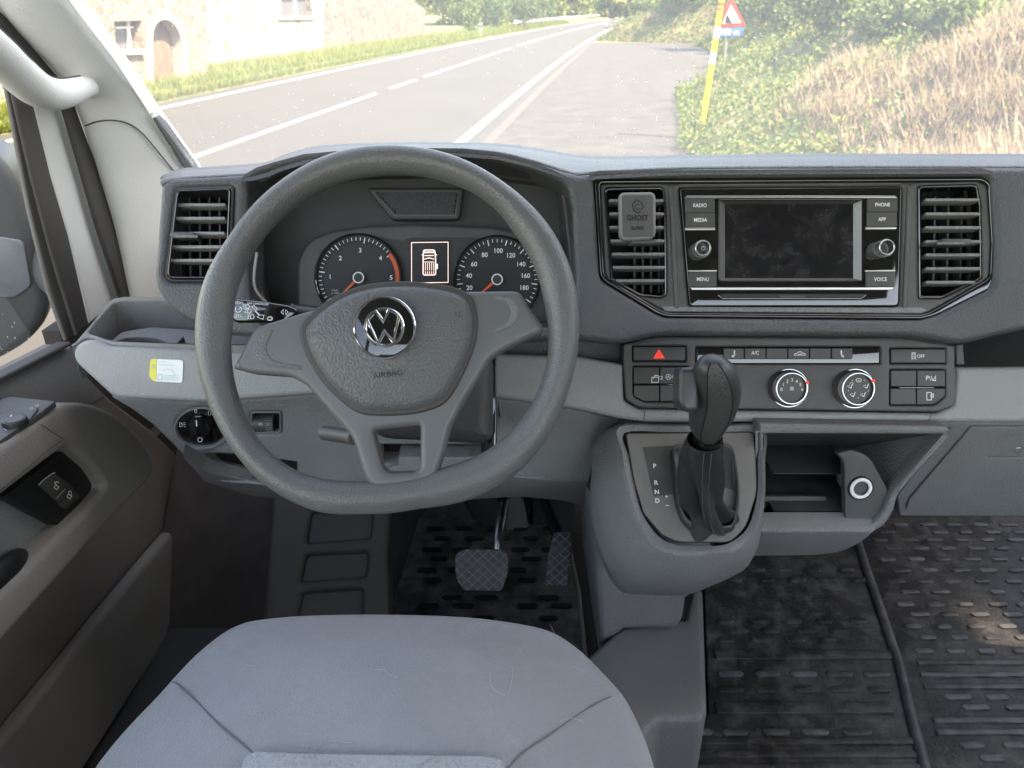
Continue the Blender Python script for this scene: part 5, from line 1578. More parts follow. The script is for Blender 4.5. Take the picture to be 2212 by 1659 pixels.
for pts in ([(1058, 1452), (1060, 1480), (1075, 1496), (1090, 1502), (1101, 1490), (1107, 1460), (1106, 1438)], [(810, 1447), (830, 1448), (842, 1460), (860, 1466), (848, 1456)], [(1236, 1440), (1262, 1452), (1290, 1472)], [(1120, 1398), (1127, 1412)],
            [(1188, 1350), (1196, 1366), (1199, 1378)], [(690, 1610), (720, 1602), (760, 1606)], [(520, 1432), (545, 1440), (556, 1434)], [(1210, 1560), (1230, 1552), (1262, 1560)]):
    tube(b, catmull([on_seat(u, v, .0007) for u, v in pts], 6), 0.00022, M['hair'], 4)
b.build("pet_hairs", None, label="fine pale pet hairs scattered on the seat cushion", cat="hairs", kind="stuff")
b = MB(); box(b, (-.13, .25, FZ + .10), (.42, .75, .2), M['black'], bevel=.02); b.build("seat_base", stt)
b = MB(); rb = Matrix.Rotation(R(-14), 3, 'X'); box(b, (-.13, -.28, ZS + .22), (.46, .12, .62), M['fabric'], rot=rb, bevel=.03); b.build("backrest", stt)
# ------------------------------------------------------------ outside world
AL = R(6.67)
def rd(s, t, z=0.0):
    t = t + .0003 * s * s
    return Vector((t * math.cos(AL) + s * math.sin(AL), -t * math.sin(AL) + s * math.cos(AL), z))
M.update(
    asphalt=mat("road_asphalt", (.034, .034, .0335), .85, var=.10, vscale=.35, grain=.3, gscale=60),
    layby=mat("layby_asphalt", (.031, .030, .029), .9, var=.14, vscale=2.5, grain=.4, gscale=40, dust=.10, dscale=1.6),
    patch=mat("asphalt_patch", (.038, .039, .039), .9, var=.15, vscale=3),
    paint=mat("road_paint", (.45, .45, .44), .7, var=.06, vscale=5),
    soil=mat("verge_soil", (.13, .12, .05), .95, var=.3, vscale=2, col2=(.07, .11, .03)),
    banksoil=mat("bank_soil", (.22, .17, .10), .95, var=.3, vscale=1.5, col2=(.08, .10, .035)),
    kerb=mat("kerb_concrete", (.055, .053, .051), .9, var=.12, vscale=3),
    leafd=mat("leaf_dark", (.040, .072, .028), .6, island=-.9, trans=.35),
    leafm=mat("leaf_mid", (.075, .125, .035), .6, island=-.7, trans=.35),
    leafl=mat("leaf_light", (.15, .20, .045), .6, island=.45, trans=.4),
    leafy=mat("leaf_yellow", (.32, .31, .08), .6, island=.4, trans=.4),
    dry=mat("dry_grass_blades", (.40, .31, .22), .8, island=.45, trans=.3),
    grass=mat("grass_blades", (.22, .27, .05), .7, island=.5, trans=.4),
    bark=mat("bark", (.10, .085, .07), .9, var=.3, vscale=8, grain=.5, gscale=25),
    signred=mat("sign_red", (.62, .05, .035), .4), signwhite=mat("sign_white", (.8, .8, .78), .4), signblue=mat("sign_blue", (.05, .16, .50), .4),
    poleyel=mat("pole_yellow", (.78, .55, .02), .45), galv=mat("galvanised_steel", (.45, .46, .47), .45, metal=.7),
    doorw=mat("old_door_wood", (.13, .085, .06), .8, var=.3, vscale=4), shutter=mat("window_dark", (.10, .10, .11), .3), sill=mat("cut_stone", (.30, .25, .21), .85, var=.1),
)
def stone(name, a, b_, mortar, sc):
    m = bpy.data.materials.new(name); m.use_nodes = True; n, l = m.node_tree.nodes, m.node_tree.links; p = n["Principled BSDF"]; p.inputs["Roughness"].default_value = .9
    tc = n.new("ShaderNodeTexCoord"); mp = n.new("ShaderNodeMapping"); mp.inputs["Scale"].default_value = (1, 1, 1.7); l.new(tc.outputs["Object"], mp.inputs[0])
    nz = n.new("ShaderNodeTexNoise"); nz.inputs["Scale"].default_value = 3; l.new(mp.outputs[0], nz.inputs[0])
    ad = n.new("ShaderNodeMix"); ad.data_type = 'RGBA'; ad.blend_type = 'ADD'; ad.inputs[0].default_value = .25; l.new(mp.outputs[0], ad.inputs[6]); l.new(nz.outputs["Color"], ad.inputs[7])
    v = n.new("ShaderNodeTexVoronoi"); v.inputs["Scale"].default_value = sc; l.new(ad.outputs[2], v.inputs[0])
    e = n.new("ShaderNodeTexVoronoi"); e.feature = 'DISTANCE_TO_EDGE'; e.inputs["Scale"].default_value = sc; l.new(ad.outputs[2], e.inputs[0])
    se = n.new("ShaderNodeSeparateColor"); l.new(v.outputs["Color"], se.inputs[0])
    mx = n.new("ShaderNodeMix"); mx.data_type = 'RGBA'; mx.inputs[6].default_value = (*a, 1); mx.inputs[7].default_value = (*b_, 1); l.new(se.outputs[0], mx.inputs[0])
    mr = n.new("ShaderNodeMapRange"); mr.inputs[1].default_value = .02; mr.inputs[2].default_value = .09; l.new(e.outputs[0], mr.inputs[0])
    m2 = n.new("ShaderNodeMix"); m2.data_type = 'RGBA'; m2.inputs[6].default_value = (*mortar, 1); l.new(mr.outputs[0], m2.inputs[0]); l.new(mx.outputs[2], m2.inputs[7])
    l.new(m2.outputs[2], p.inputs["Base Color"])
    bp = n.new("ShaderNodeBump"); bp.inputs["Strength"].default_value = .6; bp.inputs["Distance"].default_value = .04; l.new(mr.outputs[0], bp.inputs["Height"]); l.new(bp.outputs[0], p.inputs["Normal"])
    return m
M['stoneA'] = stone("cream_rubble_stone", (.23, .175, .135), (.12, .088, .066), (.27, .225, .18), 3.2)
M['stoneB'] = stone("grey_rubble_stone", (.15, .13, .115), (.07, .06, .055), (.18, .16, .145), 3.0)  # grey stone, darkened further to hold the tree shade on this wall
M['stoneSun'] = stone("sunlit_stone", (.40, .36, .31), (.13, .11, .095), (.36, .33, .30), 2.2)  # paler copy of the rubble stone, full-sun glare put into the colour

def sheet(name, sr, tr, z, m, ns=60, kind='structure'):
    b = MB(); ss = np.linspace(sr[0], sr[1], ns)
    loft(b, [[rd(s, t, z) for t in np.linspace(tr[0], tr[1], 3)] for s in ss], m, closed=False)
    return b.build(name, None, kind=kind)
def tb(s): return float(np.interp(s, [-60, 0, 10, 12.5, 15, 21, 28, 46, 53, 57, 320], [2.6, 2.2, 1.6, 1.35, 1.55, 1.85, 4.0, 4.8, 4.6, -1.6, -1.6]))
g = MB(); g.add([(-900, -300, -.03), (900, -300, -.03), (900, 1400, -.03), (-900, 1400, -.03)], [[0, 1, 2, 3]], M['soil'], False); g.build("ground", None, kind='structure')
sheet("road", (-60, 320), (-10.35, -2.02), .0, M['asphalt'])
b = MB()
ly = np.concatenate([np.linspace(-60, 54, 80)])
loft(b, [[rd(s, -1.82, .0), rd(s, 0, .0), rd(s, tb(s) + .25, .0)] for s in ly], M['layby'], closed=False)
b.build("layby", None, kind='structure')
b = MB()
for ss in ((-60, -20), (-20, 60), (60, 140), (140, 320)):
    sq = np.linspace(ss[0], ss[1], 20)
    loft(b, [[rd(s, -2.02, .004), rd(s, -1.82, .006)] for s in sq], M['kerb'], closed=False)
b.build("kerb", None, kind='structure')
b = MB()
def mark(s0, s1, t, w, n=10):
    loft(b, [[rd(s, t - w / 2, .005), rd(s, t + w / 2, .005)] for s in np.linspace(s0, s1, n)], M['paint'], closed=False)
mark(-60, 320, -2.37, .17, 60); mark(-60, 320, -9.75, .17, 60)
mark(-30, 20.2, -6.0, .13); mark(21.6, 24.4, -6.0, .13, 4); mark(25.6, 46, -6.0, .13); mark(48, 140, -6.0, .13, 20); mark(150, 320, -6.0, .13, 20)
b.build("road_marking", None, kind='structure')
b = MB()
for (pts) in ([(3.3, 33), (4.4, 34), (4.6, 44), (3.6, 50), (2.9, 43), (3.1, 37)], [(1.2, 20), (1.9, 19.5), (2.2, 24), (2.9, 28), (1.8, 29), (1.2, 25)], [(1.35, 14.5), (1.75, 14), (1.8, 18.5), (1.35, 18.3)]):
    P = catmull([Vector((t + rng.normal(0, .06), s, 0)) for t, s in pts], 4, closed=True)
    b.add([rd(p.y, p.x, .006) for p in P], [list(range(len(P)))], M['patch'], False)
b.build("asphalt_patches", None, kind='structure')

def hb(s, t):
    d = t - tb(s)
    if d < 0: return -.02
    n = .16 * math.sin(s * .9 + t * 1.3) + .10 * math.sin(s * 2.3 - t * 1.9) + .05 * math.sin(s * 5.1 + t * 4.3)
    far = min(1, max(0, (s - 57) / 30)); sl_ = .55 * (1 - .6 * far)
    z = sl_ * min(d, 7) + .28 * max(0, min(d - 7, 14))
    return z + n * min(1, d * .8)
b = MB()
Sv = np.concatenate([np.linspace(-40, 8, 16), np.linspace(9, 60, 70), np.linspace(63, 200, 30)])
loft(b, [[rd(s, tb(s) + d, hb(s, tb(s) + d) if d > 0 else -.02) for d in (0, .15, .4, .8, 1.3, 2, 2.7, 3.5, 4.5, 5.5, 7, 9, 12, 16, 22, 40)] for s in Sv], M['banksoil'], closed=False)
b.build("bank", None, kind='structure', angle=0)
b = MB()
loft(b, [[rd(s, t, z) for t, z in ((-10.35, .002), (-10.6, .10), (-11.3, .22), (-13, .25), (-60, .3))] for s in np.concatenate([np.linspace(-40, 60, 40), np.linspace(65, 320, 20)])], M['soil'], closed=False)
b.build("verge", None, kind='structure', angle=0)

def leaves(P, size, mat_idx, mats, name, parent=None, flat=0.0, blade=False, **kw):
    """many small faces: P (n,3) centres, size (n,)"""
    n = len(P); P = np.asarray(P, float)
    if blade:
        a = rng.uniform(0, 2 * np.pi, n); lean = rng.uniform(.1, .9, n) * size
        w = size * .028 + .003
        base = P; tip = P + np.stack([np.cos(a) * lean, np.sin(a) * lean, size * rng.uniform(.5, 1, n)], 1)
        sd_ = np.stack([-np.sin(a), np.cos(a), np.zeros(n)], 1) * w[:, None]
        V = np.stack([base - sd_, base + sd_, tip], 1).reshape(-1, 3); k = 3
    else:
        d1 = rng.normal(size=(n, 3)); d1[:, 2] *= (1 - flat); d1 /= np.linalg.norm(d1, axis=1)[:, None]
        d2 = np.cross(d1, rng.normal(size=(n, 3))); d2 /= np.linalg.norm(d2, axis=1)[:, None]
        s = size[:, None]
        V = np.stack([P - d1 * s, P - d2 * s * .42, P + d1 * s, P + d2 * s * .42], 1).reshape(-1, 3); k = 4
    if parent is not None: org = np.array(ORG[parent])
    else: org = np.array([(V[:, 0].min() + V[:, 0].max()) / 2, (V[:, 1].min() + V[:, 1].max()) / 2, V[:, 2].min()])
    V = V - org
    me = bpy.data.meshes.new(name)
    me.vertices.add(len(V)); me.vertices.foreach_set('co', V.ravel())
    me.loops.add(n * k); me.loops.foreach_set('vertex_index', np.arange(n * k))
    me.polygons.add(n); me.polygons.foreach_set('loop_start', np.arange(0, n * k, k)); me.polygons.foreach_set('loop_total', np.full(n, k))
    for m in mats: me.materials.append(M[m])
    me.polygons.foreach_set('material_index', np.asarray(mat_idx, dtype=np.int32))
    me.update(calc_edges=True); me.validate()
    o = bpy.data.objects.new(name, me); COL.objects.link(o)
    if parent is not None: o.parent = parent
    else: o.location = org
    ORG[o] = Vector(org)
    for a_, v_ in kw.items(): o["category" if a_ == "cat" else a_] = v_
    return o
def inview(p, m=80):
    q = p - EYE; d = q.dot(Vector((0, cp, -sp_)))
    if d < .5: return False
    u = 1106 + FPX * q.x / d; v = 829.5 - FPX * (q.dot(Vector((0, sp_, cp)))) / d
    return -m < u < 2212 + m and v < 430
# weeds and dry grass over the bank
gp_, gs_, gm_ = [], [], []; dp_, ds_ = [], []
for _ in range(330000):
    s = 4.0 + 55 * rng.random() ** 2.0; d = 9.5 * rng.random() ** 1.1; t = tb(s) + d - .25
    z = max(hb(s, t), 0); p = rd(s, t, z)
    if not inview(p): continue
    nz_ = math.sin(s * 1.1 + 2.1 * math.sin(t * .9)) + math.sin(t * 1.7 - s * .45) * .8 + rng.normal(0, .45)
    dryness = nz_ + (1.8 if (s < 10.8 and 1.2 < d < 5.0) else (.75 if (s < 15 and 1.0 < d < 2.4) else -.6)) - (1.4 if d < 1.0 else 0) - (1.6 if d > 5.0 else 0)
    if dryness > 1.45:
        
        for _k in range(3):
            dp_.append((p.x + rng.normal(0, .05), p.y + rng.normal(0, .05), p.z)); ds_.append(rng.uniform(.10, .36))
        if rng.random() < .35:
            gp_.append((p.x, p.y, p.z + rng.uniform(0, .2))); gs_.append(rng.uniform(.02, .05)); gm_.append(rng.integers(1, 4))
    else:
        h = abs(rng.normal(0, .10 + .16 * max(0, math.sin(s * 1.9 + 1.3 * math.sin(t * 2.1)) * math.sin(t * 1.6 + s * .7)))) + .02
        gp_.append((p.x, p.y, p.z + h)); gs_.append(rng.uniform(.014, .048) * (1 + s * .022))
        gm_.append(rng.choice(4, p=[.10, .36, .38, .16] if d < 5 else [.35, .42, .19, .04]))
    if len(gp_) > 120000: break
leaves(gp_, np.array(gs_), gm_, ['leafd', 'leafm', 'leafl', 'leafy'], "bank_weeds", kind="stuff", label="low green weeds and creepers covering the roadside bank", cat="weeds")
leaves(dp_, np.array(ds_), [0] * len(dp_), ['dry'], "dry_grass", blade=True, kind="stuff", label="straw coloured dry grass lying over the bank at the right", cat="grass")
gp_, gs_ = [], []
for _ in range(60000):
    s = 12 + 110 * rng.random() ** 1.8; t = -10.35 - 3.2 * rng.random() ** 1.6
    p = rd(s, t, .05 if t > -10.6 else .2)
    if inview(p): gp_.append(tuple(p)); gs_.append(rng.uniform(.10, .30) * (1 + s * .01))
leaves(gp_, np.array(gs_), rng.integers(0, 2, len(gp_)), ['grass', 'leafl'], "verge_grass", blade=True, kind="stuff", label="bright green grass along the far verge of the road", cat="grass")

def blob(c, r, n, core=.35):
    d = rng.normal(size=(n, 3)); d /= np.linalg.norm(d, axis=1)[:, None]
    rad = (core + (1 - core) * rng.random(n) ** .6)
    return np.array(c) + d * rad[:, None] * np.array(r)
def bush(loc, r, h, label, mats, probs, n=1800, size=.07, name="bush", group="bushes on the roadside bank"):
    L = []
    for k in range(9):
        a = rng.uniform(0, 6.28); rr_ = rng.uniform(0, .6) * r; hh = rng.uniform(.25, .75) * h
        L.append(blob((loc[0] + rr_ * math.cos(a), loc[1] + rr_ * math.sin(a), loc[2] + hh), (r * rng.uniform(.35, .55), r * rng.uniform(.35, .55), h * rng.uniform(.2, .38)), n // 9))
    P = np.concatenate(L); P = P[P[:, 2] > loc[2] - .1]
    root = thing(name, label, "bush", tuple(loc), group)
    leaves(P, rng.uniform(.6, 1.4, len(P)) * size, rng.choice(len(mats), len(P), p=probs), mats, "foliage", root)
    b = MB()
    for k in range(4):
        a = rng.uniform(0, 6.28); tube(b, [Vector(loc) - Vector((0, 0, .1)), Vector(loc) + Vector((math.cos(a) * r * .3, math.sin(a) * r * .3, h * .6))], [.03, .008], M['bark'], 6)
    b.build("stem", root)
_later = []
def tree(loc, h, r, label, mats, probs, n=3500, size=.14, trunk=.16, crown0=.3, name="tree", group="trees along the road"):
    root = thing(name, label, "tree", tuple(loc), group)
    b = MB(); base = Vector(loc); top = base + Vector((rng.normal(0, .03) * h, rng.normal(0, .03) * h, h * .85))
    tube(b, catmull([base - Vector((0, 0, .3)), base.lerp(top, .35) + Vector((.1, .05, 0)), base.lerp(top, .7), top], 3), [float(np.interp(i / 9, [0, 1], [trunk, trunk * .2])) for i in range(10)], M['bark'], 9)
    L = []
    for k in range(16):
        t = rng.uniform(crown0, .95); a = rng.uniform(0, 6.28); rr_ = r * (1 - .5 * abs(t - .55)) * rng.uniform(.35, .85)
        e = base.lerp(top, t) + Vector((math.cos(a) * rr_, math.sin(a) * rr_, rng.uniform(0, .08) * h))
        tube(b, [base.lerp(top, max(.12, t - .15)), base.lerp(top, t - .02).lerp(e, .5), e], [trunk * .35, trunk * .2, trunk * .06], M['bark'], 5)
        L.append(blob(e, (r * .38, r * .38, h * .10), n // 16, core=.1))
    b.build("trunk", root)
    P = np.concatenate(L)
    leaves(P, rng.uniform(.6, 1.4, len(P)) * size, rng.choice(len(mats), len(P), p=probs), mats, "crown", root)
G4 = ['leafd', 'leafm', 'leafl']
# bushes on the bank, nearest last
bl = [(14, 5.2, 1.5, 1.7, "leafy green bush low on the bank at the right edge", 0), (17.5, 6.8, 1.7, 2.0, "dark green bush high on the bank above the dry grass", 1), (21, 5.6, 1.4, 1.5, "broad mid green bush halfway up the bank", 0),
      (25, 7.2, 1.9, 2.4, "tall dark bush at the top of the bank", 1), (30, 6.6, 1.8, 2.2, "dense dark bush behind the warning sign", 1), (35, 7.5, 2.2, 2.6, "rounded dark bush right of the warning sign, far up the bank", 1),
      (40, 6.6, 1.8, 2.2, "mid green bush over the end of the layby", 0), (48, 6.2, 1.9, 2.1, "grey green bush at the far corner of the layby", 1), (56, 4.0, 2.0, 1.8, "light green bush beyond the end of the layby", 2), (62, 1.6, 1.6, 1.2, "small light bush on the verge past the layby", 2),
      (22, 9.5, 2.4, 3.2, "big dark bush on top of the bank", 1), (30, 10.5, 2.6, 3.4, "big shaded bush on the crest of the bank", 1), (70, 4.0, 2.6, 3.0, "round bush beside the road in the distance", 0), (85, 3.0, 3.0, 3.6, "far bush closing the view right of the road", 1), (16, 9.5, 2.2, 3.0, "dark bush on the crest at the right edge of view", 1)]
bl += [(13.0, 4.0, .7, 1.0, "leafy green shrub above the dry grass near the right edge", 0), (14.5, 4.9, .8, 1.1, "dark green shrub higher up the bank at the right", 1), (16.5, 4.1, .8, 1.0, "light green bramble halfway along the bank", 2), (18.5, 4.9, .9, 1.3, "dark leafy shrub over the middle of the bank", 1),
       (21.0, 4.4, .8, 1.1, "mid green bramble left of the middle of the bank", 0), (24.0, 5.0, 1.0, 1.4, "dark shrub behind and right of the warning sign", 1), (27.5, 5.6, 1.0, 1.4, "dark bramble just behind the warning sign", 1), (11.2, 4.3, .6, .8, "small bright shrub at the extreme right of the bank", 2)]
for s, t, r, h, lab, c in bl:
    p = rd(s, t, hb(s, t) - .1)
    bush(tuple(p), r, h, lab, G4, [[.25, .5, .25], [.6, .33, .07], [.1, .45, .45]][c], n=5200 if s < 40 else 2200, size=.036 + s * .0016)
# hedge and trees beyond the far verge
hl = [(66, -12.6, 1.6, 2.6, "yellow green shrub against the end of the grey stone wall", 2), (76, -12.0, 2.6, 4.0, "dark hedge clump left of the crash barrier", 1), (84, -11.2, 2.8, 4.4, "dark round hedge behind the crash barrier", 1), (95, -11.8, 3.0, 3.6, "bushy green shrub behind the middle of the barrier", 0)]
for s, t, r, h, lab, c in hl: bush(tuple(rd(s, t, .2)), r, h, lab, G4 , [[.25, .5, .25], [.65, .3, .05], [.05, .4, .55]][c], n=2200, size=.13, group="shrubs along the far verge")
tl_ = [(118, -13, 9, 4.2, "pale yellow green tree behind the crash barrier", 2), (135, -12, 10, 4.6, "sunlit yellowish tree left of the road end", 2), (150, -14, 11, 5, "mid green tree in the distance left of the road", 0), (172, -10, 11, 5, "yellow sunlit tree where the road disappears", 2),
       (190, -3, 12, 5.5, "bright tree closing the end of the road", 2), (185, 4, 12, 5.5, "pale tree right of the vanishing road", 2), (150, 4, 11, 5, "green tree overhanging the distant right verge", 0), (120, 5, 11, 5, "dark tree on the right before the bend", 1), (98, 6.5, 10, 4.6, "dark crowned tree above the bank beyond the layby", 1),
       (76, 9, 10, 4.6, "tall dark tree behind the layby corner", 1), (58, 11, 10, 4.6, "dark leafy tree on top of the bank over the layby", 1), (44, 13, 11, 5, "large tree on the crest behind the warning sign", 1), (30, 15, 11, 5, "large dark tree high on the bank", 1), (16, 15, 11, 5, "dark tree at the right edge on top of the bank", 1), (205, -16, 13, 6, "wide pale tree far left of the road end", 2), (215, 8, 13, 6, "wide green tree far right of the road end", 0)]
for k, (s, t) in enumerate([(96, -17), (104, -22), (128, -20), (160, -22), (225, -30), (235, -14), (240, -2), (238, 12), (210, -38), (165, 14), (140, 12), (110, 12)]):
    words = ['thick yellow green tree behind the stone barn', 'loose pale tree behind the barn gable', 'broad tree between the hedge and the far barrier', 'light tree beyond the barrier bend', 'far pale tree at the left of the road end', 'far yellowish tree in line with the road', 'far bright tree dead ahead in the road', 'far green tree right of the road end', 'small far tree over the hedge', 'green tree on the right bank in the far distance', 'dark tree leaning over the right verge', 'dark bushy tree past the layby end'][k]
    tl_.append((s, t, 10, 7.5, words, [2, 2, 2, 2, 2, 2, 2, 0, 2, 0, 1, 1][k]))
for s, t, h, r, lab, c in tl_:
    z = hb(s, t) if t > 0 else .2
    tree(tuple(rd(s, t - .0002 * s * s if s > 100 and t < 0 else t, z - .2)), h, r, lab, ['leafm', 'leafl', 'leafy'] if c == 2 else G4, [[.25, .5, .25], [.6, .33, .07], [.2, .4, .4]][c], n=2600, size=.20 + s * .0022, crown0=.0 if s > 90 else .1)
# unseen roadside tree, added to keep the sun off the van
tree((11.0, -3.6, 2.6), 15.5, 6.2, "tall leafy tree, unseen, added on the bank to shade the van", G4, [.4, .4, .2], n=30000, size=.32, trunk=.3, crown0=.42)
# plants with long drooping yellow leaves
def droop(u, v, s_, lab):
    p0 = PY(u, v, s_); p0.z = p0.z
    root = thing("drooping_plant", lab, "plant", tuple(p0), "tall weeds with drooping leaves")
    b = MB(); H_ = rng.uniform(.9, 1.3); tube(b, [p0, p0 + Vector((.04, 0, H_))], [.02, .008], M['leafl'], 6); b.build("stem", root)
    b = MB()
    for k in range(11):
        a = rng.uniform(0, 6.28); z = rng.uniform(.3, 1) * H_; L = rng.uniform(.22, .42); o_ = p0 + Vector((.04 * z, 0, z)); dx, dy = math.cos(a), math.sin(a)
        pts = [o_ + Vector((dx * L * q, dy * L * q, .12 * math.sin(q * 3.3) - .22 * q * q)) for q in (0, .3, .6, .85, 1)]
        sdv = Vector((-dy, dx, 0))
        loft(b, [[p - sdv * w, p + Vector((0, 0, .012)), p + sdv * w] for p, w in zip(pts, (.01, .045, .05, .03, .003))], M['leafy'] if z < .6 * H_ else M['leafl'], closed=False)
    b.build("leaf_cluster", root)
droop(2090, 150, 11.6, "weed with drooping yellow leaves, nearer the crest of the bank")
droop(2140, 175, 11.0, "taller weed with pale curled leaves over the dry grass")
droop(2180, 330, 10.0, "small broad leaved weed at the right edge above the dash")
droop(2030, 165, 12.0, "weed with arching yellow leaves, left of its neighbours")

b = MB()
loft(b, [[Vector((x, y0, z0)) for x in np.linspace(-170, 260, 40)] for y0, z0 in ((262, -1), (275, 3), (300, 8), (330, 13), (380, 18), (500, 20))], M['soil'], closed=False)
b.build("hill", None, kind='structure', angle=0)
fp_ = rng.uniform(0, 1, (26000, 3)); fp_[:, 0] = fp_[:, 0] * 380 - 130; fp_[:, 1] = 258 + fp_[:, 1] ** 1.5 * 60; fp_[:, 2] = np.abs(rng.normal(0, 4.0, 26000)) + (fp_[:, 1] - 258) * .16
leaves(fp_, rng.uniform(.5, 1.4, 26000), rng.choice(3, 26000, p=[.3, .4, .3]), ['leafm', 'leafl', 'leafy'], "far_woodland", kind="stuff", label="distant sunlit woodland closing the view beyond the road", cat="woodland")
# houses
NT = Vector((math.cos(AL), -math.sin(AL), 0))
def facade(s, t): return Plane(rd(s, t, 0), (math.cos(AL + .0006 * s), -math.sin(AL + .0006 * s), 0))
HA = facade(20, -11.6)
house = thing("stone_house", "cream rubble stone house with arched door and window at the far left", "house", tuple(HA.hit(330, 200)))
door_h = [(332, 200), (331, 72)] + [(363 - 32 * math.cos(R(a)), 78 + .0 * a - 50 * math.sin(R(a)) + a * .17) for a in range(10, 180, 15)] + [(396, 112), (401, 210)]
win_h = [(268, 46), (338, 44), (344, 110), (276, 112)]
win_h = [(246, 46), (306, 44), (309, 108), (252, 110)]
b = MB(); plate(b, HA, [(-300, -420), (443, -420), (447, 200), (150, 300), (-300, 420)], 0, 6, 0, M['stoneA'], holes=[door_h, win_h]); b.build("wall", house)
b = MB(); plate(b, HA, [(322, 206), (321, 68)] + [(363 - 43 * math.cos(R(a)), 76 - 64 * math.sin(R(a)) + a * .17) for a in range(10, 180, 15)] + [(406, 112), (411, 214)], .05, .3, .01, M['sill'], holes=[door_h]); b.build("door_surround", house)
b = MB(); plate(b, HA, door_h, -.25, .1, 0, M['doorw']); dr = b.build("arched_door", house)
b = MB(); c0_ = HA.loc(387, 130, -.22); box(b, HA.w(*c0_, -.20), (.05, .05, .2), M['galv']); b.build("handle", dr)
b = MB(); plate(b, HA, win_h, -.3, .05, 0, M['shutter']); wn = b.build("window", house)
b = MB(); plate(b, HA, [(241, 108), (314, 106), (316, 118), (246, 120)], .10, .25, .01, M['sill']); b.build("window_sill", wn)
b = MB(); stroke(b, HA, [(279, 44), (283, 110)], 6, M['frame'], -.22, h=.05); stroke(b, HA, [(249, 60), (307, 58)], 3, M['frame'], -.22, h=.05); b.build("window_frame", wn)
b = MB(); pa, pb = HA.hit(-300, -420), HA.hit(443, -420); ry = Vector((0, 0, 2.2)) - NT * 4
b.add([pa + NT * .5, pb + NT * .5, pb + ry, pa + ry], [[0, 1, 2, 3]], M['doorw'], False); b.build("roof", house)
HB = facade(30, -13.4)
hw = thing("sunlit_stone_house", "sunlit stone house, its glare put into paler stone, in the middle of the terrace", "house", tuple(HB.hit(540, 150)))
b = MB(); wh2 = [(606, -20), (668, -20), (676, 37), (608, 38)]
plate(b, HB, [(425, -420), (700, -420), (700, 120), (425, 190)], 0, 7, 0, M['stoneSun'], holes=[wh2]); b.build("wall", hw)
b = MB(); plate(b, HB, wh2, -.25, .05, 0, M['shutter']); w2 = b.build("window", hw)
b = MB(); stroke(b, HB, [(636, -20), (642, 38)], 4, M['frame'], -.18, h=.05); b.build("window_frame", w2)
b = MB(); plate(b, HB, [(603, 36), (680, 35), (681, 42), (604, 43)], .08, .2, .01, M['sill']); b.build("window_sill", w2)
HC = facade(50, -13.9)
hg = thing("stone_barn", "long grey rubble stone barn beside the road", "barn", tuple(HC.hit(800, 90)))
b = MB(); plate(b, HC, [(640, -330), (820, -60), (880, -6), (918, 20), (916, 90), (640, 130)], 0, 6, 0, M['stoneB']); b.build("wall", hg)
b = MB()
for (u, v) in ((700, 30), (790, 22)): plate(b, HC, rect(u, v, u + 9, v + 16), .004, .01, 0, M['shutter'])
b.build("vent_slit", hg)
# crash barrier
gr_ = thing("crash_barrier", "galvanised crash barrier along the far verge in the distance", "guard rail", tuple(rd(100, -10.9, 0)))
b = MB(); prof = [(.0, .52), (.05, .58), (0, .64), (.05, .70), (0, .76)]
loft(b, [[rd(s, -10.8 + dx, .15 + dz) for dx, dz in prof] for s in np.linspace(78, 170, 30)], M['galv'], closed=False); b.build("rail", gr_)
for s in range(80, 170, 4):
    b = MB(); p = rd(s, -10.9, .5); box(b, p, (.10, .10, 1.0), M['galv'], bevel=.01); b.build("post", gr_)
for s, t, lab in ((61, -10.6, "white reflector post on the far verge before the barrier"), (58, -1.3, "white reflector post at the end of the layby")):
    p = rd(s, t, 0); rp = thing("reflector_post", lab, "reflector post", tuple(p), "white reflector posts")
    b = MB(); box(b, p + Vector((0, 0, .5)), (.12, .08, 1.0), M['signwhite'], bevel=.02); b.build("post", rp)
    b = MB(); box(b, p + Vector((0, -.03, .8)), (.125, .06, .18), M['black'], bevel=.01); b.build("black_band", rp)
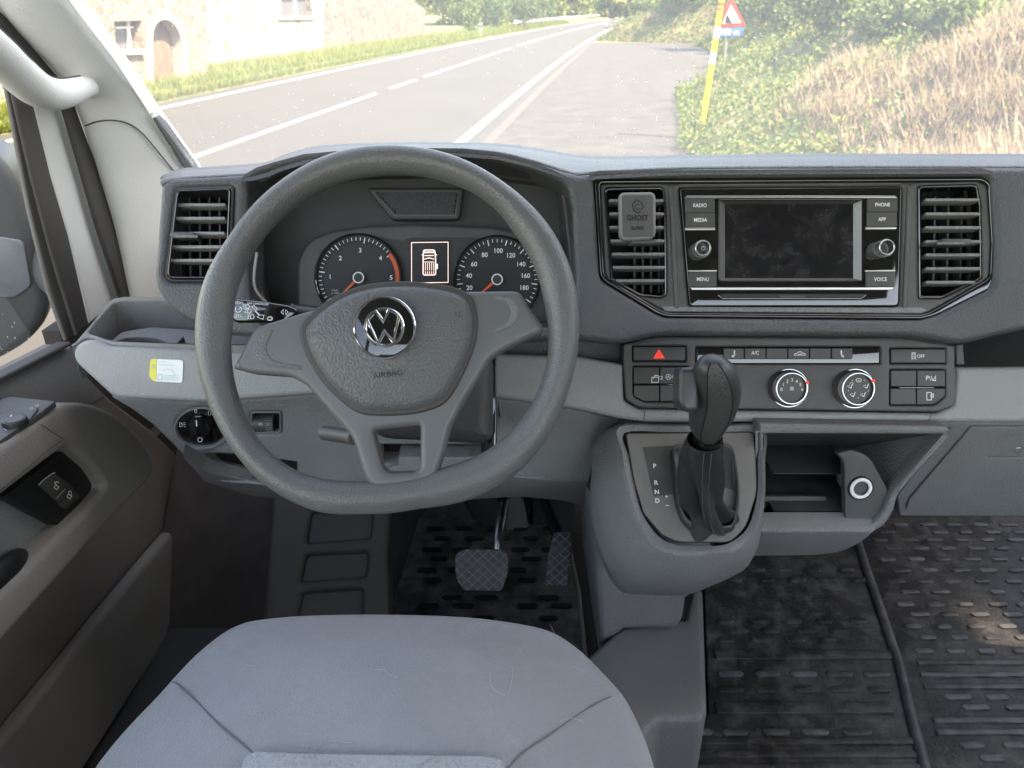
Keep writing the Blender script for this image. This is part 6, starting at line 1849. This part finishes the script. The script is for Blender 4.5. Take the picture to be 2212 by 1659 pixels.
# warning sign
ps = G_ = PZ(1563, 165, hb(27, 3.6) if False else .15)
SG = Plane(ps, (-math.sin(AL) * 0, -1, 0))
sg = thing("warning_sign", "triangular red bordered warning sign over a blue distance plate", "road sign", tuple(ps))
b = MB(); tube(b, [SG.hit(1562, 166), SG.hit(1578, -10)], .035, M['galv'], 12); b.build("post", sg)
b = MB(); plate(b, SG, [(1549, 60, 5), (1578, -10, 5), (1612, 56, 5)], .06, .02, .003, M['signred'], n=4)
tr_ = b.build("triangle_panel", sg)
b = MB(); plate(b, SG, [(1560, 52, 2), (1579, 10, 2), (1601, 49, 2)], .064, .004, .001, M['signwhite']); wp_ = b.build("white_field", tr_)
b = MB()
plate(b, SG, [(1567, 50), (1567, 40), (1572, 30), (1577, 42), (1582, 50)], .069, .003, 0, M['black'])
for u, v in ((1579, 22), (1583, 30), (1580, 37), (1588, 40), (1586, 46)): plate(b, SG, circ(u, v, 1.8, n=8), .069, .003, 0, M['black'])
b.build("pictogram", wp_)
b = MB(); plate(b, SG, [(1547, 62, 3), (1606, 59, 3), (1604, 78, 3), (1547, 81, 3)], .06, .02, .003, M['signblue']); dpl = b.build("distance_plate", sg)
b = MB(); text(b, SG, "700 m", 1576, 70, 12, M['signwhite'], .064, bold=.02, rot=1); b.build("lettering", dpl)
# yellow pole
pb_ = PZ(1515, 286, .10); PP = Plane(pb_, (0, -1, 0))
yp = thing("marker_pole", "leaning yellow marker pole at the edge of the layby", "pole", tuple(pb_))
b = MB(); tube(b, [PP.hit(1512, 300), PP.hit(1568, -60)], .045, M['poleyel'], 14); b.build("pole", yp)
b = MB()
for v0, v1 in ((58, 82), (112, 138)):
    f = lambda v: 1512 + (300 - v) * 56 / 360
    tube(b, [PP.hit(f(v1), v1), PP.hit(f(v0), v0)], .0465, M['signwhite'], 14)
for v0, v1 in ((6, 12), (18, 22)): tube(b, [PP.hit(f(v1), v1), PP.hit(f(v0), v0)], .0465, M['signred'], 14)
b.build("reflective_band", yp)
